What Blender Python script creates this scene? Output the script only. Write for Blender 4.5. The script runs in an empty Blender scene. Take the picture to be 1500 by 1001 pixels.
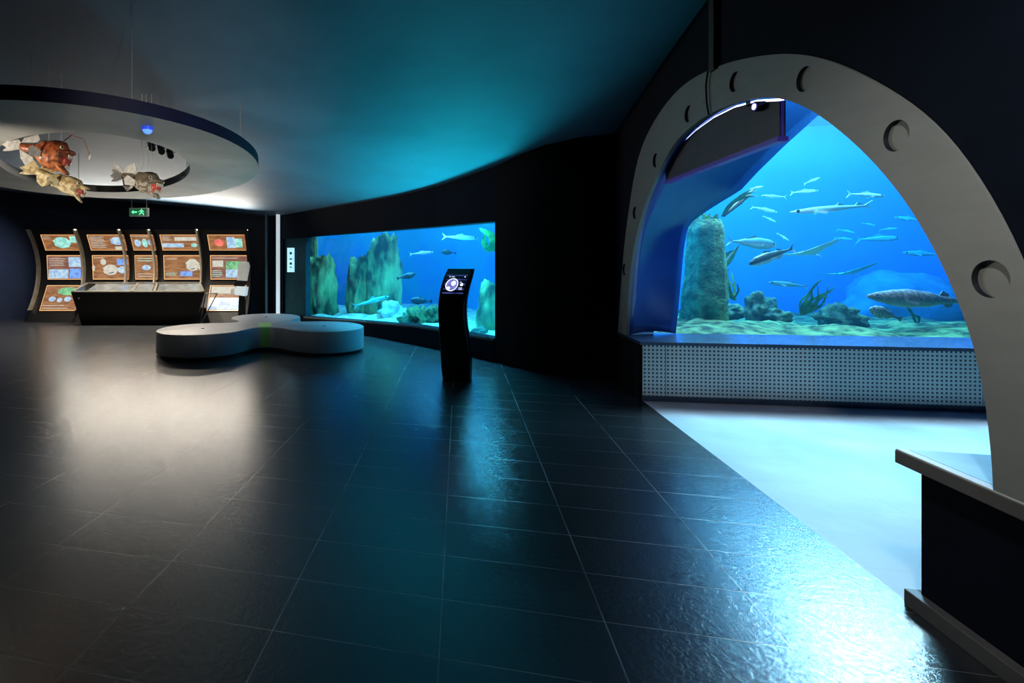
import bpy, bmesh, math, random
import numpy as np
from mathutils import Vector, Matrix, noise
R = math.radians
random.seed(7)
SC = bpy.context.scene
COL = SC.collection
# ------------------------------------------------------------------ camera (17 mm shift lens, level)
FPX, PU, PV, EYE = 726.0, 518.0, 383.0, 1.35
YAW = math.atan((673 - PU) / FPX)
cd = bpy.data.cameras.new('camera')
cam = bpy.data.objects.new('camera', cd); COL.objects.link(cam)
cam.location = (0, 0, EYE)
cam.rotation_euler = (R(90), 0, YAW)
cd.sensor_width = 36.0
cd.lens = 36.0 * FPX / 1500
cd.shift_x = (750 - PU) / 1500
cd.shift_y = -(500.5 - PV) / 1500
cd.clip_start = 0.05
SC.camera = cam
# ------------------------------------------------------------------ world, exposure
w = bpy.data.worlds.new('world'); SC.world = w; w.use_nodes = True
w.node_tree.nodes['Background'].inputs[0].default_value = (0.004, 0.006, 0.012, 1)
w.node_tree.nodes['Background'].inputs[1].default_value = 0.25
SC.view_settings.view_transform = 'Standard'
SC.view_settings.look = 'None'
SC.view_settings.exposure = 0.0
SC.view_settings.gamma = 1.0
SC.cycles.sample_clamp_indirect = 4.0
SC.cycles.max_bounces = 8
SC.cycles.use_denoising = True

rv = Vector((math.cos(YAW), math.sin(YAW), 0)); fv = Vector((-math.sin(YAW), math.cos(YAW), 0)); uv_ = Vector((0, 0, 1))
CAM = Vector((0, 0, EYE))
def at(u, v, d):            # the place seen at (u, v) of the photograph, d metres deep
    return CAM + (fv + rv * ((u - PU) / FPX) + uv_ * ((PV - v) / FPX)) * d
def on_x(u, v, x):
    d = fv + rv * ((u - PU) / FPX) + uv_ * ((PV - v) / FPX)
    return CAM + d * (x / d.x)

# ------------------------------------------------------------------ lights
def area(name, loc, target, sx, sy, power, color, spread=180):
    l = bpy.data.lights.new(name, 'AREA'); l.shape = 'RECTANGLE'; l.size = sx; l.size_y = sy
    l.energy = power; l.color = color; l.spread = R(spread)
    o = bpy.data.objects.new(name, l); COL.objects.link(o); o.location = loc
    o.rotation_euler = (Vector(target) - Vector(loc)).to_track_quat('-Z', 'Y').to_euler()
    return o
def spot(name, loc, target, power, color, angle=60, blend=0.6, size=0.05):
    l = bpy.data.lights.new(name, 'SPOT'); l.energy = power; l.color = color
    l.spot_size = R(angle); l.spot_blend = blend; l.shadow_soft_size = size
    o = bpy.data.objects.new(name, l); COL.objects.link(o); o.location = loc
    o.rotation_euler = (Vector(target) - Vector(loc)).to_track_quat('-Z', 'Y').to_euler()
    return o
CY = (0.10, 0.72, 1.0)
# lamps above the water of the big tank behind the arch
area('tank_light', (6.2, 9.8, 4.1), (6.0, 10.6, 0), 5.5, 2.4, 700, (0.30, 0.80, 1.0))
area('tank_light', (3.9, 8.0, 4.1), (4.0, 8.6, 0), 2.6, 1.0, 620, (0.30, 0.92, 1.0))
area('tank_light', (3.9, 6.75, 3.55), (2.7, 4.4, 1.0), 2.0, 1.1, 400, (0.76, 0.91, 1.0))
# lamps above the water of the long wall tank
area('tank_light', (-0.2, 9.9, 3.4), (-0.3, 9.9, 0), 3.2, 1.8, 190, (0.25, 0.85, 1.0))
area('tank_light', (-3.0, 11.7, 3.4), (-3.0, 11.7, 0), 3.0, 1.6, 110, (0.25, 0.9, 0.95))
# unseen fill lights added behind the sill to make the teal ceiling glow
area('ceiling_glow_fill', (-0.20, 7.87, 0.25), (-0.75, 6.85, 2.6), 1.3, 0.07, 150, (0.01, 0.86, 0.92), 110)
area('ceiling_glow_fill', (-1.40, 8.93, 0.22), (-2.00, 7.95, 2.5), 1.3, 0.07, 75, (0.01, 0.86, 0.90), 110)
# unseen lights added behind the long window's top edge to brighten the floor
area('tank_light', (-0.12, 7.98, 2.02), (-0.45, 7.6, 0), 1.6, 0.16, 125, (0.05, 0.70, 1.0), 160)
area('tank_light', (-1.55, 9.15, 2.02), (-1.9, 8.8, 0), 1.6, 0.16, 140, (0.05, 0.72, 1.0), 160)
# lamps of the exhibit corner: unseen downlights added for warm floor streaks, and an uplight lying on the display bays
for u_, p_ in ((95, 60), (163, 80), (215, 60), (268, 80), (332, 70)):
    q_ = at(u_, PV, 10.2); spot('floor_glow_fill', (q_.x, q_.y, 2.72), (q_.x - fv.x * .3, q_.y - fv.y * .3, 0), p_ * 5.5, (1.0, 0.86, 0.68), 130, .8, .05)
q_ = at(230, PV, 11.2); area('display_uplight', (q_.x, q_.y, 2.12), tuple(q_ - fv * 1.6 + uv_ * 1.6), 4.2, .15, 125, (1.0, 0.90, 0.76), 140)
spot('arch_spotlight', (0.75, 0.75, 2.7), (1.70, 1.95, 1.45), 125, (1.0, 0.98, 0.93), 75, 1.0)
spot('ring_fill', (0.5, 0.2, 1.95), (-2.75, 5.0, 2.3), 480, (1.0, 0.92, 0.78), 38, 1.0)  # unseen light added to brighten the underside of the ring
spot('fish_fill', (-4.3, 2.1, 1.7), (-3.7, 3.9, 2.2), 150, (1.0, 0.90, 0.75), 70, 0.8)  # unseen side light added for the hanging model fish
spot('blue_wall_light', (-9.4, 6.6, 2.2), (-11.2, 8.6, 1.2), 1500, (0.5, 0.65, 1.0), 70, 0.9)

# ------------------------------------------------------------------ materials
def nt(m):
    m.use_nodes = True
    return m.node_tree, m.node_tree.nodes, m.node_tree.links
def mat(name, col, rough=0.5, metal=0.0, col2=None, scale=6.0, bump=0.0, bscale=None, emit=None, es=0.0, spec=0.5, stretch=None, detail=4):
    m = bpy.data.materials.new(name); t, n, l = nt(m); b = n['Principled BSDF']
    b.inputs['Base Color'].default_value = (*col, 1); b.inputs['Roughness'].default_value = rough
    b.inputs['Metallic'].default_value = metal; b.inputs['Specular IOR Level'].default_value = spec
    tc = n.new('ShaderNodeTexCoord'); src = tc.outputs['Object']
    if stretch:
        mp = n.new('ShaderNodeMapping'); mp.inputs['Scale'].default_value = stretch; l.new(src, mp.inputs['Vector']); src = mp.outputs[0]
    if col2 is None: col2 = tuple(c * 0.82 for c in col)
    nz = n.new('ShaderNodeTexNoise'); nz.inputs['Scale'].default_value = scale; nz.inputs['Detail'].default_value = detail
    l.new(src, nz.inputs['Vector'])
    cr = n.new('ShaderNodeValToRGB'); cr.color_ramp.elements[0].position = 0.38; cr.color_ramp.elements[1].position = 0.62
    cr.color_ramp.elements[0].color = (*col2, 1); cr.color_ramp.elements[1].color = (*col, 1)
    l.new(nz.outputs['Fac'], cr.inputs[0]); l.new(cr.outputs[0], b.inputs['Base Color'])
    if emit:
        b.inputs['Emission Color'].default_value = (*emit, 1); b.inputs['Emission Strength'].default_value = es
    if bump:
        n2 = n.new('ShaderNodeTexNoise'); n2.inputs['Scale'].default_value = bscale or scale * 4; n2.inputs['Detail'].default_value = 6
        l.new(src, n2.inputs['Vector'])
        bp = n.new('ShaderNodeBump'); bp.inputs['Strength'].default_value = bump; bp.inputs['Distance'].default_value = 0.02
        l.new(n2.outputs['Fac'], bp.inputs['Height']); l.new(bp.outputs[0], b.inputs['Normal'])
    return m
def emitmat(name, col, s, col2=None, scale=8, stretch=(1, 1, 1)):   # backlit print or screen
    m = bpy.data.materials.new(name); t, n, l = nt(m); b = n['Principled BSDF']
    b.inputs['Base Color'].default_value = (0.02, 0.02, 0.02, 1); b.inputs['Roughness'].default_value = 0.3
    tc = n.new('ShaderNodeTexCoord'); mp = n.new('ShaderNodeMapping'); mp.inputs['Scale'].default_value = stretch
    nz = n.new('ShaderNodeTexNoise'); nz.inputs['Scale'].default_value = scale; nz.inputs['Detail'].default_value = 5
    cr = n.new('ShaderNodeValToRGB'); cr.color_ramp.elements[0].position = 0.4; cr.color_ramp.elements[1].position = 0.6
    cr.color_ramp.elements[0].color = (*(col2 or tuple(c * .6 for c in col)), 1); cr.color_ramp.elements[1].color = (*col, 1)
    l.new(tc.outputs['Object'], mp.inputs[0]); l.new(mp.outputs[0], nz.inputs['Vector']); l.new(nz.outputs['Fac'], cr.inputs[0])
    l.new(cr.outputs[0], b.inputs['Emission Color']); b.inputs['Emission Strength'].default_value = s
    return m
def glassmat(name, tint=(1, 1, 1), k=1.0):
    m = bpy.data.materials.new(name); t, n, l = nt(m); n.remove(n['Principled BSDF'])
    tr = n.new('ShaderNodeBsdfTransparent'); tr.inputs[0].default_value = (*tint, 1)
    gl = n.new('ShaderNodeBsdfGlossy'); gl.inputs['Roughness'].default_value = 0.02
    fr = n.new('ShaderNodeFresnel'); fr.inputs[0].default_value = 1.33
    mu = n.new('ShaderNodeMath'); mu.operation = 'MULTIPLY'; mu.inputs[1].default_value = k
    mx = n.new('ShaderNodeMixShader')
    l.new(fr.outputs[0], mu.inputs[0]); l.new(mu.outputs[0], mx.inputs[0]); l.new(tr.outputs[0], mx.inputs[1]); l.new(gl.outputs[0], mx.inputs[2])
    l.new(mx.outputs[0], n['Material Output'].inputs[0])
    return m
def M_floor(name, base, grout, rough, bump, tile=True, spec=0.5, bscale=38):
    m = bpy.data.materials.new(name); t, n, l = nt(m); b = n['Principled BSDF']
    b.inputs['Roughness'].default_value = rough; b.inputs['Specular IOR Level'].default_value = spec; b.inputs['IOR'].default_value = 1.9 if tile else 1.5
    tc = n.new('ShaderNodeTexCoord'); sp = n.new('ShaderNodeSeparateXYZ'); l.new(tc.outputs['Object'], sp.inputs[0])
    def joint(sock, off, size, wid):
        a = n.new('ShaderNodeMath'); a.operation = 'ADD'; a.inputs[1].default_value = -off + 100 * size; l.new(sock, a.inputs[0])
        d = n.new('ShaderNodeMath'); d.operation = 'PINGPONG'; d.inputs[1].default_value = size / 2; l.new(a.outputs[0], d.inputs[0])
        c = n.new('ShaderNodeMath'); c.operation = 'LESS_THAN'; c.inputs[1].default_value = wid; l.new(d.outputs[0], c.inputs[0])
        return c.outputs[0], a.outputs[0]
    jx, ax = joint(sp.outputs[0], 1.732, 0.6, 0.0022)
    jy, ay = joint(sp.outputs[1], 0.21, 0.3, 0.0016)
    # only some of the cross joints show as pale lines
    j = n.new('ShaderNodeMath'); j.operation = 'MAXIMUM'; l.new(jx, j.inputs[0]); l.new(jy, j.inputs[1])
    nz = n.new('ShaderNodeTexNoise'); nz.inputs['Scale'].default_value = bscale; nz.inputs['Detail'].default_value = 5; nz.inputs['Roughness'].default_value = .6
    nz.inputs['Distortion'].default_value = 0.9; l.new(tc.outputs['Object'], nz.inputs['Vector'])
    n3 = n.new('ShaderNodeTexNoise'); n3.inputs['Scale'].default_value = 1.3; n3.inputs['Detail'].default_value = 5
    l.new(tc.outputs['Object'], n3.inputs['Vector'])
    cr = n.new('ShaderNodeValToRGB'); cr.color_ramp.elements[0].position = .35; cr.color_ramp.elements[1].position = .65
    cr.color_ramp.elements[0].color = (*[c * .75 for c in base], 1); cr.color_ramp.elements[1].color = (*[c * 1.15 for c in base], 1)
    l.new(n3.outputs['Fac'], cr.inputs[0])
    mx = n.new('ShaderNodeMix'); mx.data_type = 'RGBA'
    jf = n.new('ShaderNodeMath'); jf.operation = 'MULTIPLY'; jf.inputs[1].default_value = 0.8 if tile else 0.35
    n4 = n.new('ShaderNodeTexNoise'); n4.inputs['Scale'].default_value = 1.7; l.new(tc.outputs['Object'], n4.inputs['Vector'])
    jg = n.new('ShaderNodeMapRange'); jg.inputs[1].default_value = .4; jg.inputs[2].default_value = .6; l.new(n4.outputs['Fac'], jg.inputs[0]); jg.inputs[3].default_value = .35
    jh = n.new('ShaderNodeMath'); jh.operation = 'MULTIPLY'; l.new(j.outputs[0], jh.inputs[0]); l.new(jg.outputs[0], jh.inputs[1])
    l.new(jh.outputs[0], jf.inputs[0])
    l.new(jf.outputs[0], mx.inputs[0]); l.new(cr.outputs[0], mx.inputs[6]); mx.inputs[7].default_value = (*grout, 1)
    l.new(mx.outputs[2], b.inputs['Base Color'])
    hs = n.new('ShaderNodeMath'); hs.operation = 'SUBTRACT'; l.new(nz.outputs['Fac'], hs.inputs[0]); l.new(j.outputs[0], hs.inputs[1])
    bp = n.new('ShaderNodeBump'); bp.inputs['Strength'].default_value = bump; bp.inputs['Distance'].default_value = 0.006
    l.new(hs.outputs[0], bp.inputs['Height']); l.new(bp.outputs[0], b.inputs['Normal'])
    return m
def M_perf():
    m = bpy.data.materials.new('perforated_steel'); t, n, l = nt(m); b = n['Principled BSDF']
    b.inputs['Metallic'].default_value = 0.3; b.inputs['Roughness'].default_value = 0.38
    tc = n.new('ShaderNodeTexCoord'); sp = n.new('ShaderNodeSeparateXYZ'); l.new(tc.outputs['UV'], sp.inputs[0])
    def cell(sock):
        a = n.new('ShaderNodeMath'); a.operation = 'FRACT'; l.new(sock, a.inputs[0])
        c = n.new('ShaderNodeMath'); c.operation = 'SUBTRACT'; c.inputs[1].default_value = .5; l.new(a.outputs[0], c.inputs[0])
        d = n.new('ShaderNodeMath'); d.operation = 'ABSOLUTE'; l.new(c.outputs[0], d.inputs[0]); return d.outputs[0]
    mxx = n.new('ShaderNodeMath'); mxx.operation = 'MAXIMUM'; l.new(cell(sp.outputs[0]), mxx.inputs[0]); l.new(cell(sp.outputs[1]), mxx.inputs[1])
    h = n.new('ShaderNodeMath'); h.operation = 'LESS_THAN'; h.inputs[1].default_value = .24; l.new(mxx.outputs[0], h.inputs[0])
    nz = n.new('ShaderNodeTexNoise'); nz.inputs['Scale'].default_value = 1.6; l.new(tc.outputs['Object'], nz.inputs['Vector'])
    cr = n.new('ShaderNodeValToRGB'); cr.color_ramp.elements[0].color = (.36, .40, .42, 1); cr.color_ramp.elements[1].color = (.62, .66, .66, 1)
    l.new(nz.outputs['Fac'], cr.inputs[0])
    mx = n.new('ShaderNodeMix'); mx.data_type = 'RGBA'; l.new(h.outputs[0], mx.inputs[0]); l.new(cr.outputs[0], mx.inputs[6]); mx.inputs[7].default_value = (.01, .02, .03, 1)
    l.new(mx.outputs[2], b.inputs['Base Color'])
    sb = n.new('ShaderNodeMath'); sb.operation = 'MULTIPLY_ADD'; sb.inputs[1].default_value = -0.3; sb.inputs[2].default_value = 0.3
    l.new(h.outputs[0], sb.inputs[0]); l.new(sb.outputs[0], b.inputs['Metallic'])
    bp = n.new('ShaderNodeBump'); bp.invert = True; bp.inputs['Strength'].default_value = .6; bp.inputs['Distance'].default_value = .004
    l.new(h.outputs[0], bp.inputs['Height']); l.new(bp.outputs[0], b.inputs['Normal'])
    return m

MT = dict(
    floor=M_floor('slate_tile', (.020, .023, .028), (.26, .27, .29), .24, .22),
    lightfloor=M_floor('pale_floor', (.60, .63, .68), (.20, .26, .32), .42, .06, tile=False, bscale=14),
    wall=mat('dark_wall', (.0028, .006, .014), .7, spec=.08, bump=.05),
    blackwall=mat('black_wall', (.0022, .0022, .0035), .75, spec=.08),
    backwall=mat('exhibit_wall', (.008, .009, .014), .7, spec=.15),
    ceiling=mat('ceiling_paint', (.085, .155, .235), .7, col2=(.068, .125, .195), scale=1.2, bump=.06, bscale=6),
    disc=mat('disc_plaster', (.60, .60, .56), .6, col2=(.50, .50, .47), scale=2),
    discrim=mat('disc_rim', (.005, .007, .035), .6, spec=.2),
    arch=mat('brushed_grey_metal', (.25, .262, .25), .50, .2, col2=(.23, .242, .23), scale=4, stretch=(1, 1, 4)),
    archshade=mat('recess_wall_shade', (.006, .008, .014), .5),  # recess walls near black: their shade is put into the colour
    ledge=mat('dark_ledge', (.05, .075, .13), .25, col2=(.03, .05, .10), scale=3),
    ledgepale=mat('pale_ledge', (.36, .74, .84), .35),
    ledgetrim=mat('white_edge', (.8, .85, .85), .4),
    ledgeface=mat('ledge_face', (.10, .10, .095), .5),
    skirt=mat('grey_skirting', (.10, .10, .10), .45),
    perf=M_perf(),
    alcove=mat('blue_painted_shell', (.02, .12, .50), .22, col2=(.012, .07, .38), scale=.9, bump=.05, bscale=2, spec=.8),
    board=mat('board_grey', (.05, .05, .075), .5),
    neon=mat('violet_lamp', (.3, .2, .9), .4, emit=(.30, .22, 1.0), es=5),
    neonwhite=mat('pale_violet_lamp', (.7, .7, .9), .4, emit=(.62, .66, 1.0), es=3.5),
    neondim=mat('violet_edge', (.08, .05, .35), .4, emit=(.08, .05, .5), es=.12),
    glass=glassmat('tank_glass', (.93, .98, 1.0), .02),
    caseglass=glassmat('case_glass', (.9, .92, .92), .25),
    water=mat('water_backdrop', (.03, .42, .85), .9, col2=(.02, .34, .78), scale=.5, detail=3),
    water2=mat('rear_water_backdrop', (.03, .36, .80), .9, col2=(.02, .44, .70), scale=1.3, detail=6),
    bed=mat('seabed', (.16, .25, .09), .9, col2=(.006, .028, .010), scale=7, bump=1.0, bscale=30, detail=8),
    sand=mat('pale_sand', (.62, .78, .72), .9, col2=(.25, .50, .42), scale=6, bump=.8, bscale=25),
    rock=mat('highlit_algae_rock', (.34, .58, .24), .9, col2=(.02, .05, .03), scale=3.2, bump=1.0, bscale=14, detail=8, stretch=(1, 1, .45)),  # algae green, with pale highlights put into the lighter tone
    rockb=mat('mossy_boulder', (.11, .20, .10), .9, col2=(.02, .045, .03), scale=7, bump=1.0, bscale=22),
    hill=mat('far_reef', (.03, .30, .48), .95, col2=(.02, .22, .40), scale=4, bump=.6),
    pillar=mat('encrusted_pillar', (.12, .30, .13), .9, col2=(.04, .12, .055), scale=10, bump=1.0, bscale=28),
    kelp=mat('kelp_green', (.06, .26, .05), .6, col2=(.02, .10, .02), scale=12),
    kelpdark=mat('kelp_brown', (.035, .05, .02), .6),
    coral=mat('dark_coral', (.10, .20, .06), .8, col2=(.02, .05, .03), scale=14, bump=1, bscale=24),
    eye=mat('fish_eye', (.01, .01, .01), .15),
    eyering=mat('eye_ring', (.7, .65, .4), .3),
    bench=mat('bench_vinyl', (.24, .25, .28), .42, col2=(.21, .22, .25), scale=2),
    benchgreen=mat('green_strip', (.20, .50, .10), .45),
    button=mat('cushion_button', (.10, .10, .10), .4),
    kiosk=mat('black_lacquer', (.006, .007, .010), .3),
    black=mat('matt_black', (.008, .008, .009), .5),
    casebody=mat('case_black', (.004, .004, .0045), .5, spec=.2),
    casewhite=mat('case_tray', (.55, .53, .48), .6),
    metal=mat('satin_steel', (.45, .42, .36), .35, .9),
    rib=mat('warm_metal_rib', (.42, .36, .28), .35, .6),
    white=mat('white_plastic', (.75, .75, .72), .5),
    trimwhite=mat('pale_trim', (.7, .75, .78), .45, emit=(.8, .95, 1), es=.45),  # weak glow put into the trim to brighten it
    teal=mat('teal_panel', (.006, .05, .07), .6, spec=.15),
    bluedome=mat('blue_plastic', (.03, .07, .55), .3, emit=(.02, .08, .9), es=.5),
    cable=mat('steel_cable', (.30, .30, .30), .4, .6),
)
# fish skins: darker back, pale belly by height in the fish's own frame
def M_fish(name, back, belly, edge=0.0, width=.03, rough=.35, blotch=None, scale=18):
    m = bpy.data.materials.new(name); t, n, l = nt(m); b = n['Principled BSDF']; b.inputs['Roughness'].default_value = rough
    tc = n.new('ShaderNodeTexCoord'); sp = n.new('ShaderNodeSeparateXYZ'); l.new(tc.outputs['Object'], sp.inputs[0])
    mr = n.new('ShaderNodeMapRange'); mr.inputs[1].default_value = edge - width; mr.inputs[2].default_value = edge + width; l.new(sp.outputs[2], mr.inputs[0])
    mx = n.new('ShaderNodeMix'); mx.data_type = 'RGBA'; l.new(mr.outputs[0], mx.inputs[0]); mx.inputs[6].default_value = (*belly, 1); mx.inputs[7].default_value = (*back, 1)
    nz = n.new('ShaderNodeTexNoise'); nz.inputs['Scale'].default_value = scale; nz.inputs['Detail'].default_value = 5; l.new(tc.outputs['Object'], nz.inputs['Vector'])
    cr = n.new('ShaderNodeValToRGB'); cr.color_ramp.elements[0].position = .45; cr.color_ramp.elements[1].position = .58
    cr.color_ramp.elements[0].color = (0, 0, 0, 1); cr.color_ramp.elements[1].color = (1, 1, 1, 1)
    l.new(nz.outputs['Fac'], cr.inputs[0])
    m2 = n.new('ShaderNodeMix'); m2.data_type = 'RGBA'; l.new(mx.outputs[2], m2.inputs[6]); m2.inputs[7].default_value = (*(blotch or back), 1)
    k = n.new('ShaderNodeMath'); k.operation = 'MULTIPLY'; k.inputs[1].default_value = .8 if blotch else .12; l.new(cr.outputs[0], k.inputs[0]); l.new(k.outputs[0], m2.inputs[0])
    l.new(m2.outputs[2], b.inputs['Base Color'])
    bp = n.new('ShaderNodeBump'); bp.inputs['Strength'].default_value = .25; bp.inputs['Distance'].default_value = .01
    l.new(nz.outputs['Fac'], bp.inputs['Height']); l.new(bp.outputs[0], b.inputs['Normal'])
    return m
FS = dict(
    silver=M_fish('silver_skin', (.25, .42, .42), (.95, .95, .85), .015),
    pale=M_fish('pale_skin', (.80, .85, .75), (1, 1, .92), .0),
    dark=M_fish('dark_skin', (.03, .05, .05), (.9, .9, .85), -.03, .015),
    grey=M_fish('grey_skin', (.10, .22, .24), (.55, .65, .6), -.02),
    ghost=M_fish('hazy_teal_skin', (.03, .42, .62), (.10, .62, .72), 0.0),  # haze of distant water put into the skin colour
    black=M_fish('black_skin', (.015, .03, .05), (.03, .05, .07), 0.0),
    brown=M_fish('sturgeon_skin', (.20, .11, .10), (.62, .42, .38), -.045, .03, blotch=(.42, .26, .24), scale=34),
    spot=M_fish('grouper_skin', (.45, .30, .24), (.62, .46, .38), -.04, .05, blotch=(.10, .09, .09), scale=26),
    ray=M_fish('ray_skin', (.85, .9, .85), (.95, .95, .9), 0.0),
    rayteal=M_fish('teal_ray_skin', (.06, .50, .55), (.2, .7, .7), 0.0),
    orange=M_fish('angler_skin', (.45, .10, .03), (.62, .20, .07), -.02, .1, blotch=(.10, .03, .02), scale=14),
    cream=M_fish('cream_skin', (.78, .60, .30), (.88, .76, .46), 0, .05, blotch=(.40, .24, .10), scale=12),
    greyhang=M_fish('viperfish_skin', (.22, .17, .12), (.60, .52, .42), -.02, .04, blotch=(.10, .08, .06), scale=20),
    mouth=mat('red_mouth', (.70, .12, .08), .35, col2=(.45, .06, .05), scale=20),
    tooth=mat('ivory_tooth', (.85, .80, .65), .35),
    whitefin=mat('white_fin', (.75, .72, .66), .6, col2=(.55, .52, .48), scale=20),
)

# ------------------------------------------------------------------ mesh builder
WLOC = {}
class MB:
    def __init__(s): s.v = []; s.f = []; s.m = []; s.uv = {}
    def add(s, vs, fs, mi=0):
        o = len(s.v); s.v += [Vector(p) for p in vs]
        for f in fs: s.f.append([i + o for i in f]); s.m.append(mi)
    def box(s, c, size, mi=0, ax=None, bev=0.0):
        c = Vector(c); ax = ax or (Vector((1, 0, 0)), Vector((0, 1, 0)), Vector((0, 0, 1)))
        h = [k / 2 for k in size]
        if bev <= 0:
            vs = [c + ax[0] * (i * h[0]) + ax[1] * (j * h[1]) + ax[2] * (k * h[2]) for i in (-1, 1) for j in (-1, 1) for k in (-1, 1)]
            s.add(vs, [(0, 1, 3, 2), (4, 6, 7, 5), (0, 4, 5, 1), (2, 3, 7, 6), (0, 2, 6, 4), (1, 5, 7, 3)], mi)
        else:
            bm = bmesh.new(); bmesh.ops.create_cube(bm, size=1)
            for v in bm.verts: v.co = Vector((v.co.x * size[0], v.co.y * size[1], v.co.z * size[2]))
            bmesh.ops.bevel(bm, geom=bm.edges[:], offset=bev, segments=2, affect='EDGES', profile=.6)
            bm.verts.index_update()
            vs = [c + ax[0] * v.co.x + ax[1] * v.co.y + ax[2] * v.co.z for v in bm.verts]
            s.add(vs, [[v.index for v in f.verts] for f in bm.faces], mi); bm.free()
    def loft(s, rings, mi=0, closed=True, caps=True):
        n = len(rings[0]); o = len(s.v)
        for r_ in rings: s.v += [Vector(p) for p in r_]
        for i in range(len(rings) - 1):
            for j in range(n if closed else n - 1):
                a = o + i * n + j; b = o + i * n + (j + 1) % n
                s.f.append([a, b, b + n, a + n]); s.m.append(mi)
        if caps and closed:
            s.f.append([o + j for j in range(n)][::-1]); s.m.append(mi)
            s.f.append([o + (len(rings) - 1) * n + j for j in range(n)]); s.m.append(mi)
    def tube(s, pts, rad, mi=0, n=8):
        pts = [Vector(p) for p in pts]; rings = []
        rr = rad if isinstance(rad, (list, tuple)) else [rad] * len(pts)
        for i, p in enumerate(pts):
            d = (pts[min(i + 1, len(pts) - 1)] - pts[max(i - 1, 0)]).normalized()
            a = d.cross(Vector((0, 0, 1)) if abs(d.z) < .9 else Vector((1, 0, 0))).normalized(); b = d.cross(a)
            rings.append([p + a * (math.cos(t) * rr[i]) + b * (math.sin(t) * rr[i]) for t in [2 * math.pi * k / n for k in range(n)]])
        s.loft(rings, mi)
    def cyl(s, c, axis, rad, length, mi=0, n=32, rad2=None):
        c = Vector(c); d = Vector(axis).normalized() * length / 2
        s.tube([c - d, c + d], [rad, rad if rad2 is None else rad2], mi, n)
    def ball(s, c, r3, mi=0, nu=16, nv=10, rot=None):
        c = Vector(c); rings = []
        for i in range(nv + 1):
            th = math.pi * i / nv; z = math.cos(th); q = max(math.sin(th), 1e-3)
            ring = []
            for j in range(nu):
                a = 2 * math.pi * j / nu; p = Vector((math.cos(a) * q * r3[0], math.sin(a) * q * r3[1], z * r3[2]))
                ring.append(c + (rot @ p if rot else p))
            rings.append(ring)
        s.loft(rings, mi)
    def poly(s, pts2, plane, t0, t1, mi=0):       # extruded outline; plane(a, b, t) -> point
        from mathutils.geometry import tessellate_polygon
        n = len(pts2); tri = tessellate_polygon([[Vector((a, b, 0)) for a, b in pts2]])
        o = len(s.v); s.v += [Vector(plane(a, b, t0)) for a, b in pts2] + [Vector(plane(a, b, t1)) for a, b in pts2]
        for t in tri:
            s.f.append([o + i for i in t]); s.m.append(mi); s.f.append([o + n + i for i in t][::-1]); s.m.append(mi)
        for i in range(n):
            j = (i + 1) % n; s.f.append([o + i, o + j, o + n + j, o + n + i]); s.m.append(mi)
    def build(s, name, mats, parent=None, smooth=35, loc=None):
        base = WLOC.get(parent.name, Vector((0, 0, 0))) if parent else Vector((0, 0, 0))
        own = Vector(loc) if (loc is not None and parent is None) else base
        me = bpy.data.meshes.new(name); me.from_pydata([tuple(p - own) for p in s.v], [], s.f)
        if not isinstance(mats, (list, tuple)): mats = [mats]
        for m in mats: me.materials.append(m)
        for i, p in enumerate(me.polygons): p.material_index = min(s.m[i], len(mats) - 1)
        bm = bmesh.new(); bm.from_mesh(me); bmesh.ops.recalc_face_normals(bm, faces=bm.faces[:]); bm.to_mesh(me); bm.free()
        if smooth:
            for p in me.polygons: p.use_smooth = True
            me.set_sharp_from_angle(angle=R(smooth))
        o = bpy.data.objects.new(name, me); COL.objects.link(o)
        if parent: o.parent = parent
        elif loc is not None: o.location = loc
        WLOC[o.name] = own
        return o
def tag(o, label, cat, group=None, kind=None):
    if label: o['label'] = label
    if cat: o['category'] = cat
    if group: o['group'] = group
    if kind: o['kind'] = kind
    return o
def thing(name, label, cat, loc=(0, 0, 0), group=None):
    o = bpy.data.objects.new(name, None); COL.objects.link(o); o.location = loc; o.empty_display_size = .1
    WLOC[o.name] = Vector(loc); return tag(o, label, cat, group)
def struct(o, label=None):
    o['kind'] = 'structure'
    if label: o['label'] = label
    return o
def copy_tree(o, parent=None):
    c = o.copy(); COL.objects.link(c); c.parent = parent
    WLOC[c.name] = WLOC.get(o.name, Vector((0, 0, 0)))
    for ch in [x for x in CH.get(o.name, [])]: copy_tree(ch, c)
    return c
CH = {}
def kids(o):
    CH[o.name] = [x for x in bpy.data.objects if x.parent == o]
    for k in CH[o.name]: kids(k)

# ------------------------------------------------------------------ room shell
b = MB(); b.box((-5.63, 4, -.05), (14.73, 17, .1)); struct(b.build('floor', MT['floor'], smooth=0), 'dark slate tiled floor')
b = MB(); b.box((4.4, 3.0, -.05), (5.33, 6.4, .1)); struct(b.build('floor', MT['lightfloor'], smooth=0), 'pale smooth floor of the alcove behind the arch')

# ceiling: gently domed sheet
CP = [(-4.08, 10.92, 2.42), (-.82, 8.39, 2.43), (-2.3, 9.6, 2.42), (.48, 6.92, 2.62), (1.7, 3.93, 3.2), (1.2, 6.1, 2.78), (-8.6, 10.2, 2.85), (-10.5, 9.8, 3.0),
      (-4, 5, 3.0), (0, 2, 3.3), (-8, 4, 3.2), (-4, 0, 3.4), (1.7, 0, 3.4), (-12, 0, 3.3), (-12, 8, 3.1), (-3, 7.5, 2.78), (1.7, -4, 3.4), (-12, -4, 3.4)]
cp = np.array(CP); nC = len(cp)
def phi(d2): return np.where(d2 > 1e-9, d2 * np.log(np.maximum(d2, 1e-9)), 0)
Kt = phi(((cp[:, None, :2] - cp[None, :, :2]) ** 2).sum(-1)) + np.eye(nC) * .4
Pt = np.c_[np.ones(nC), cp[:, :2]]
At = np.block([[Kt, Pt], [Pt.T, np.zeros((3, 3))]])
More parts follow.
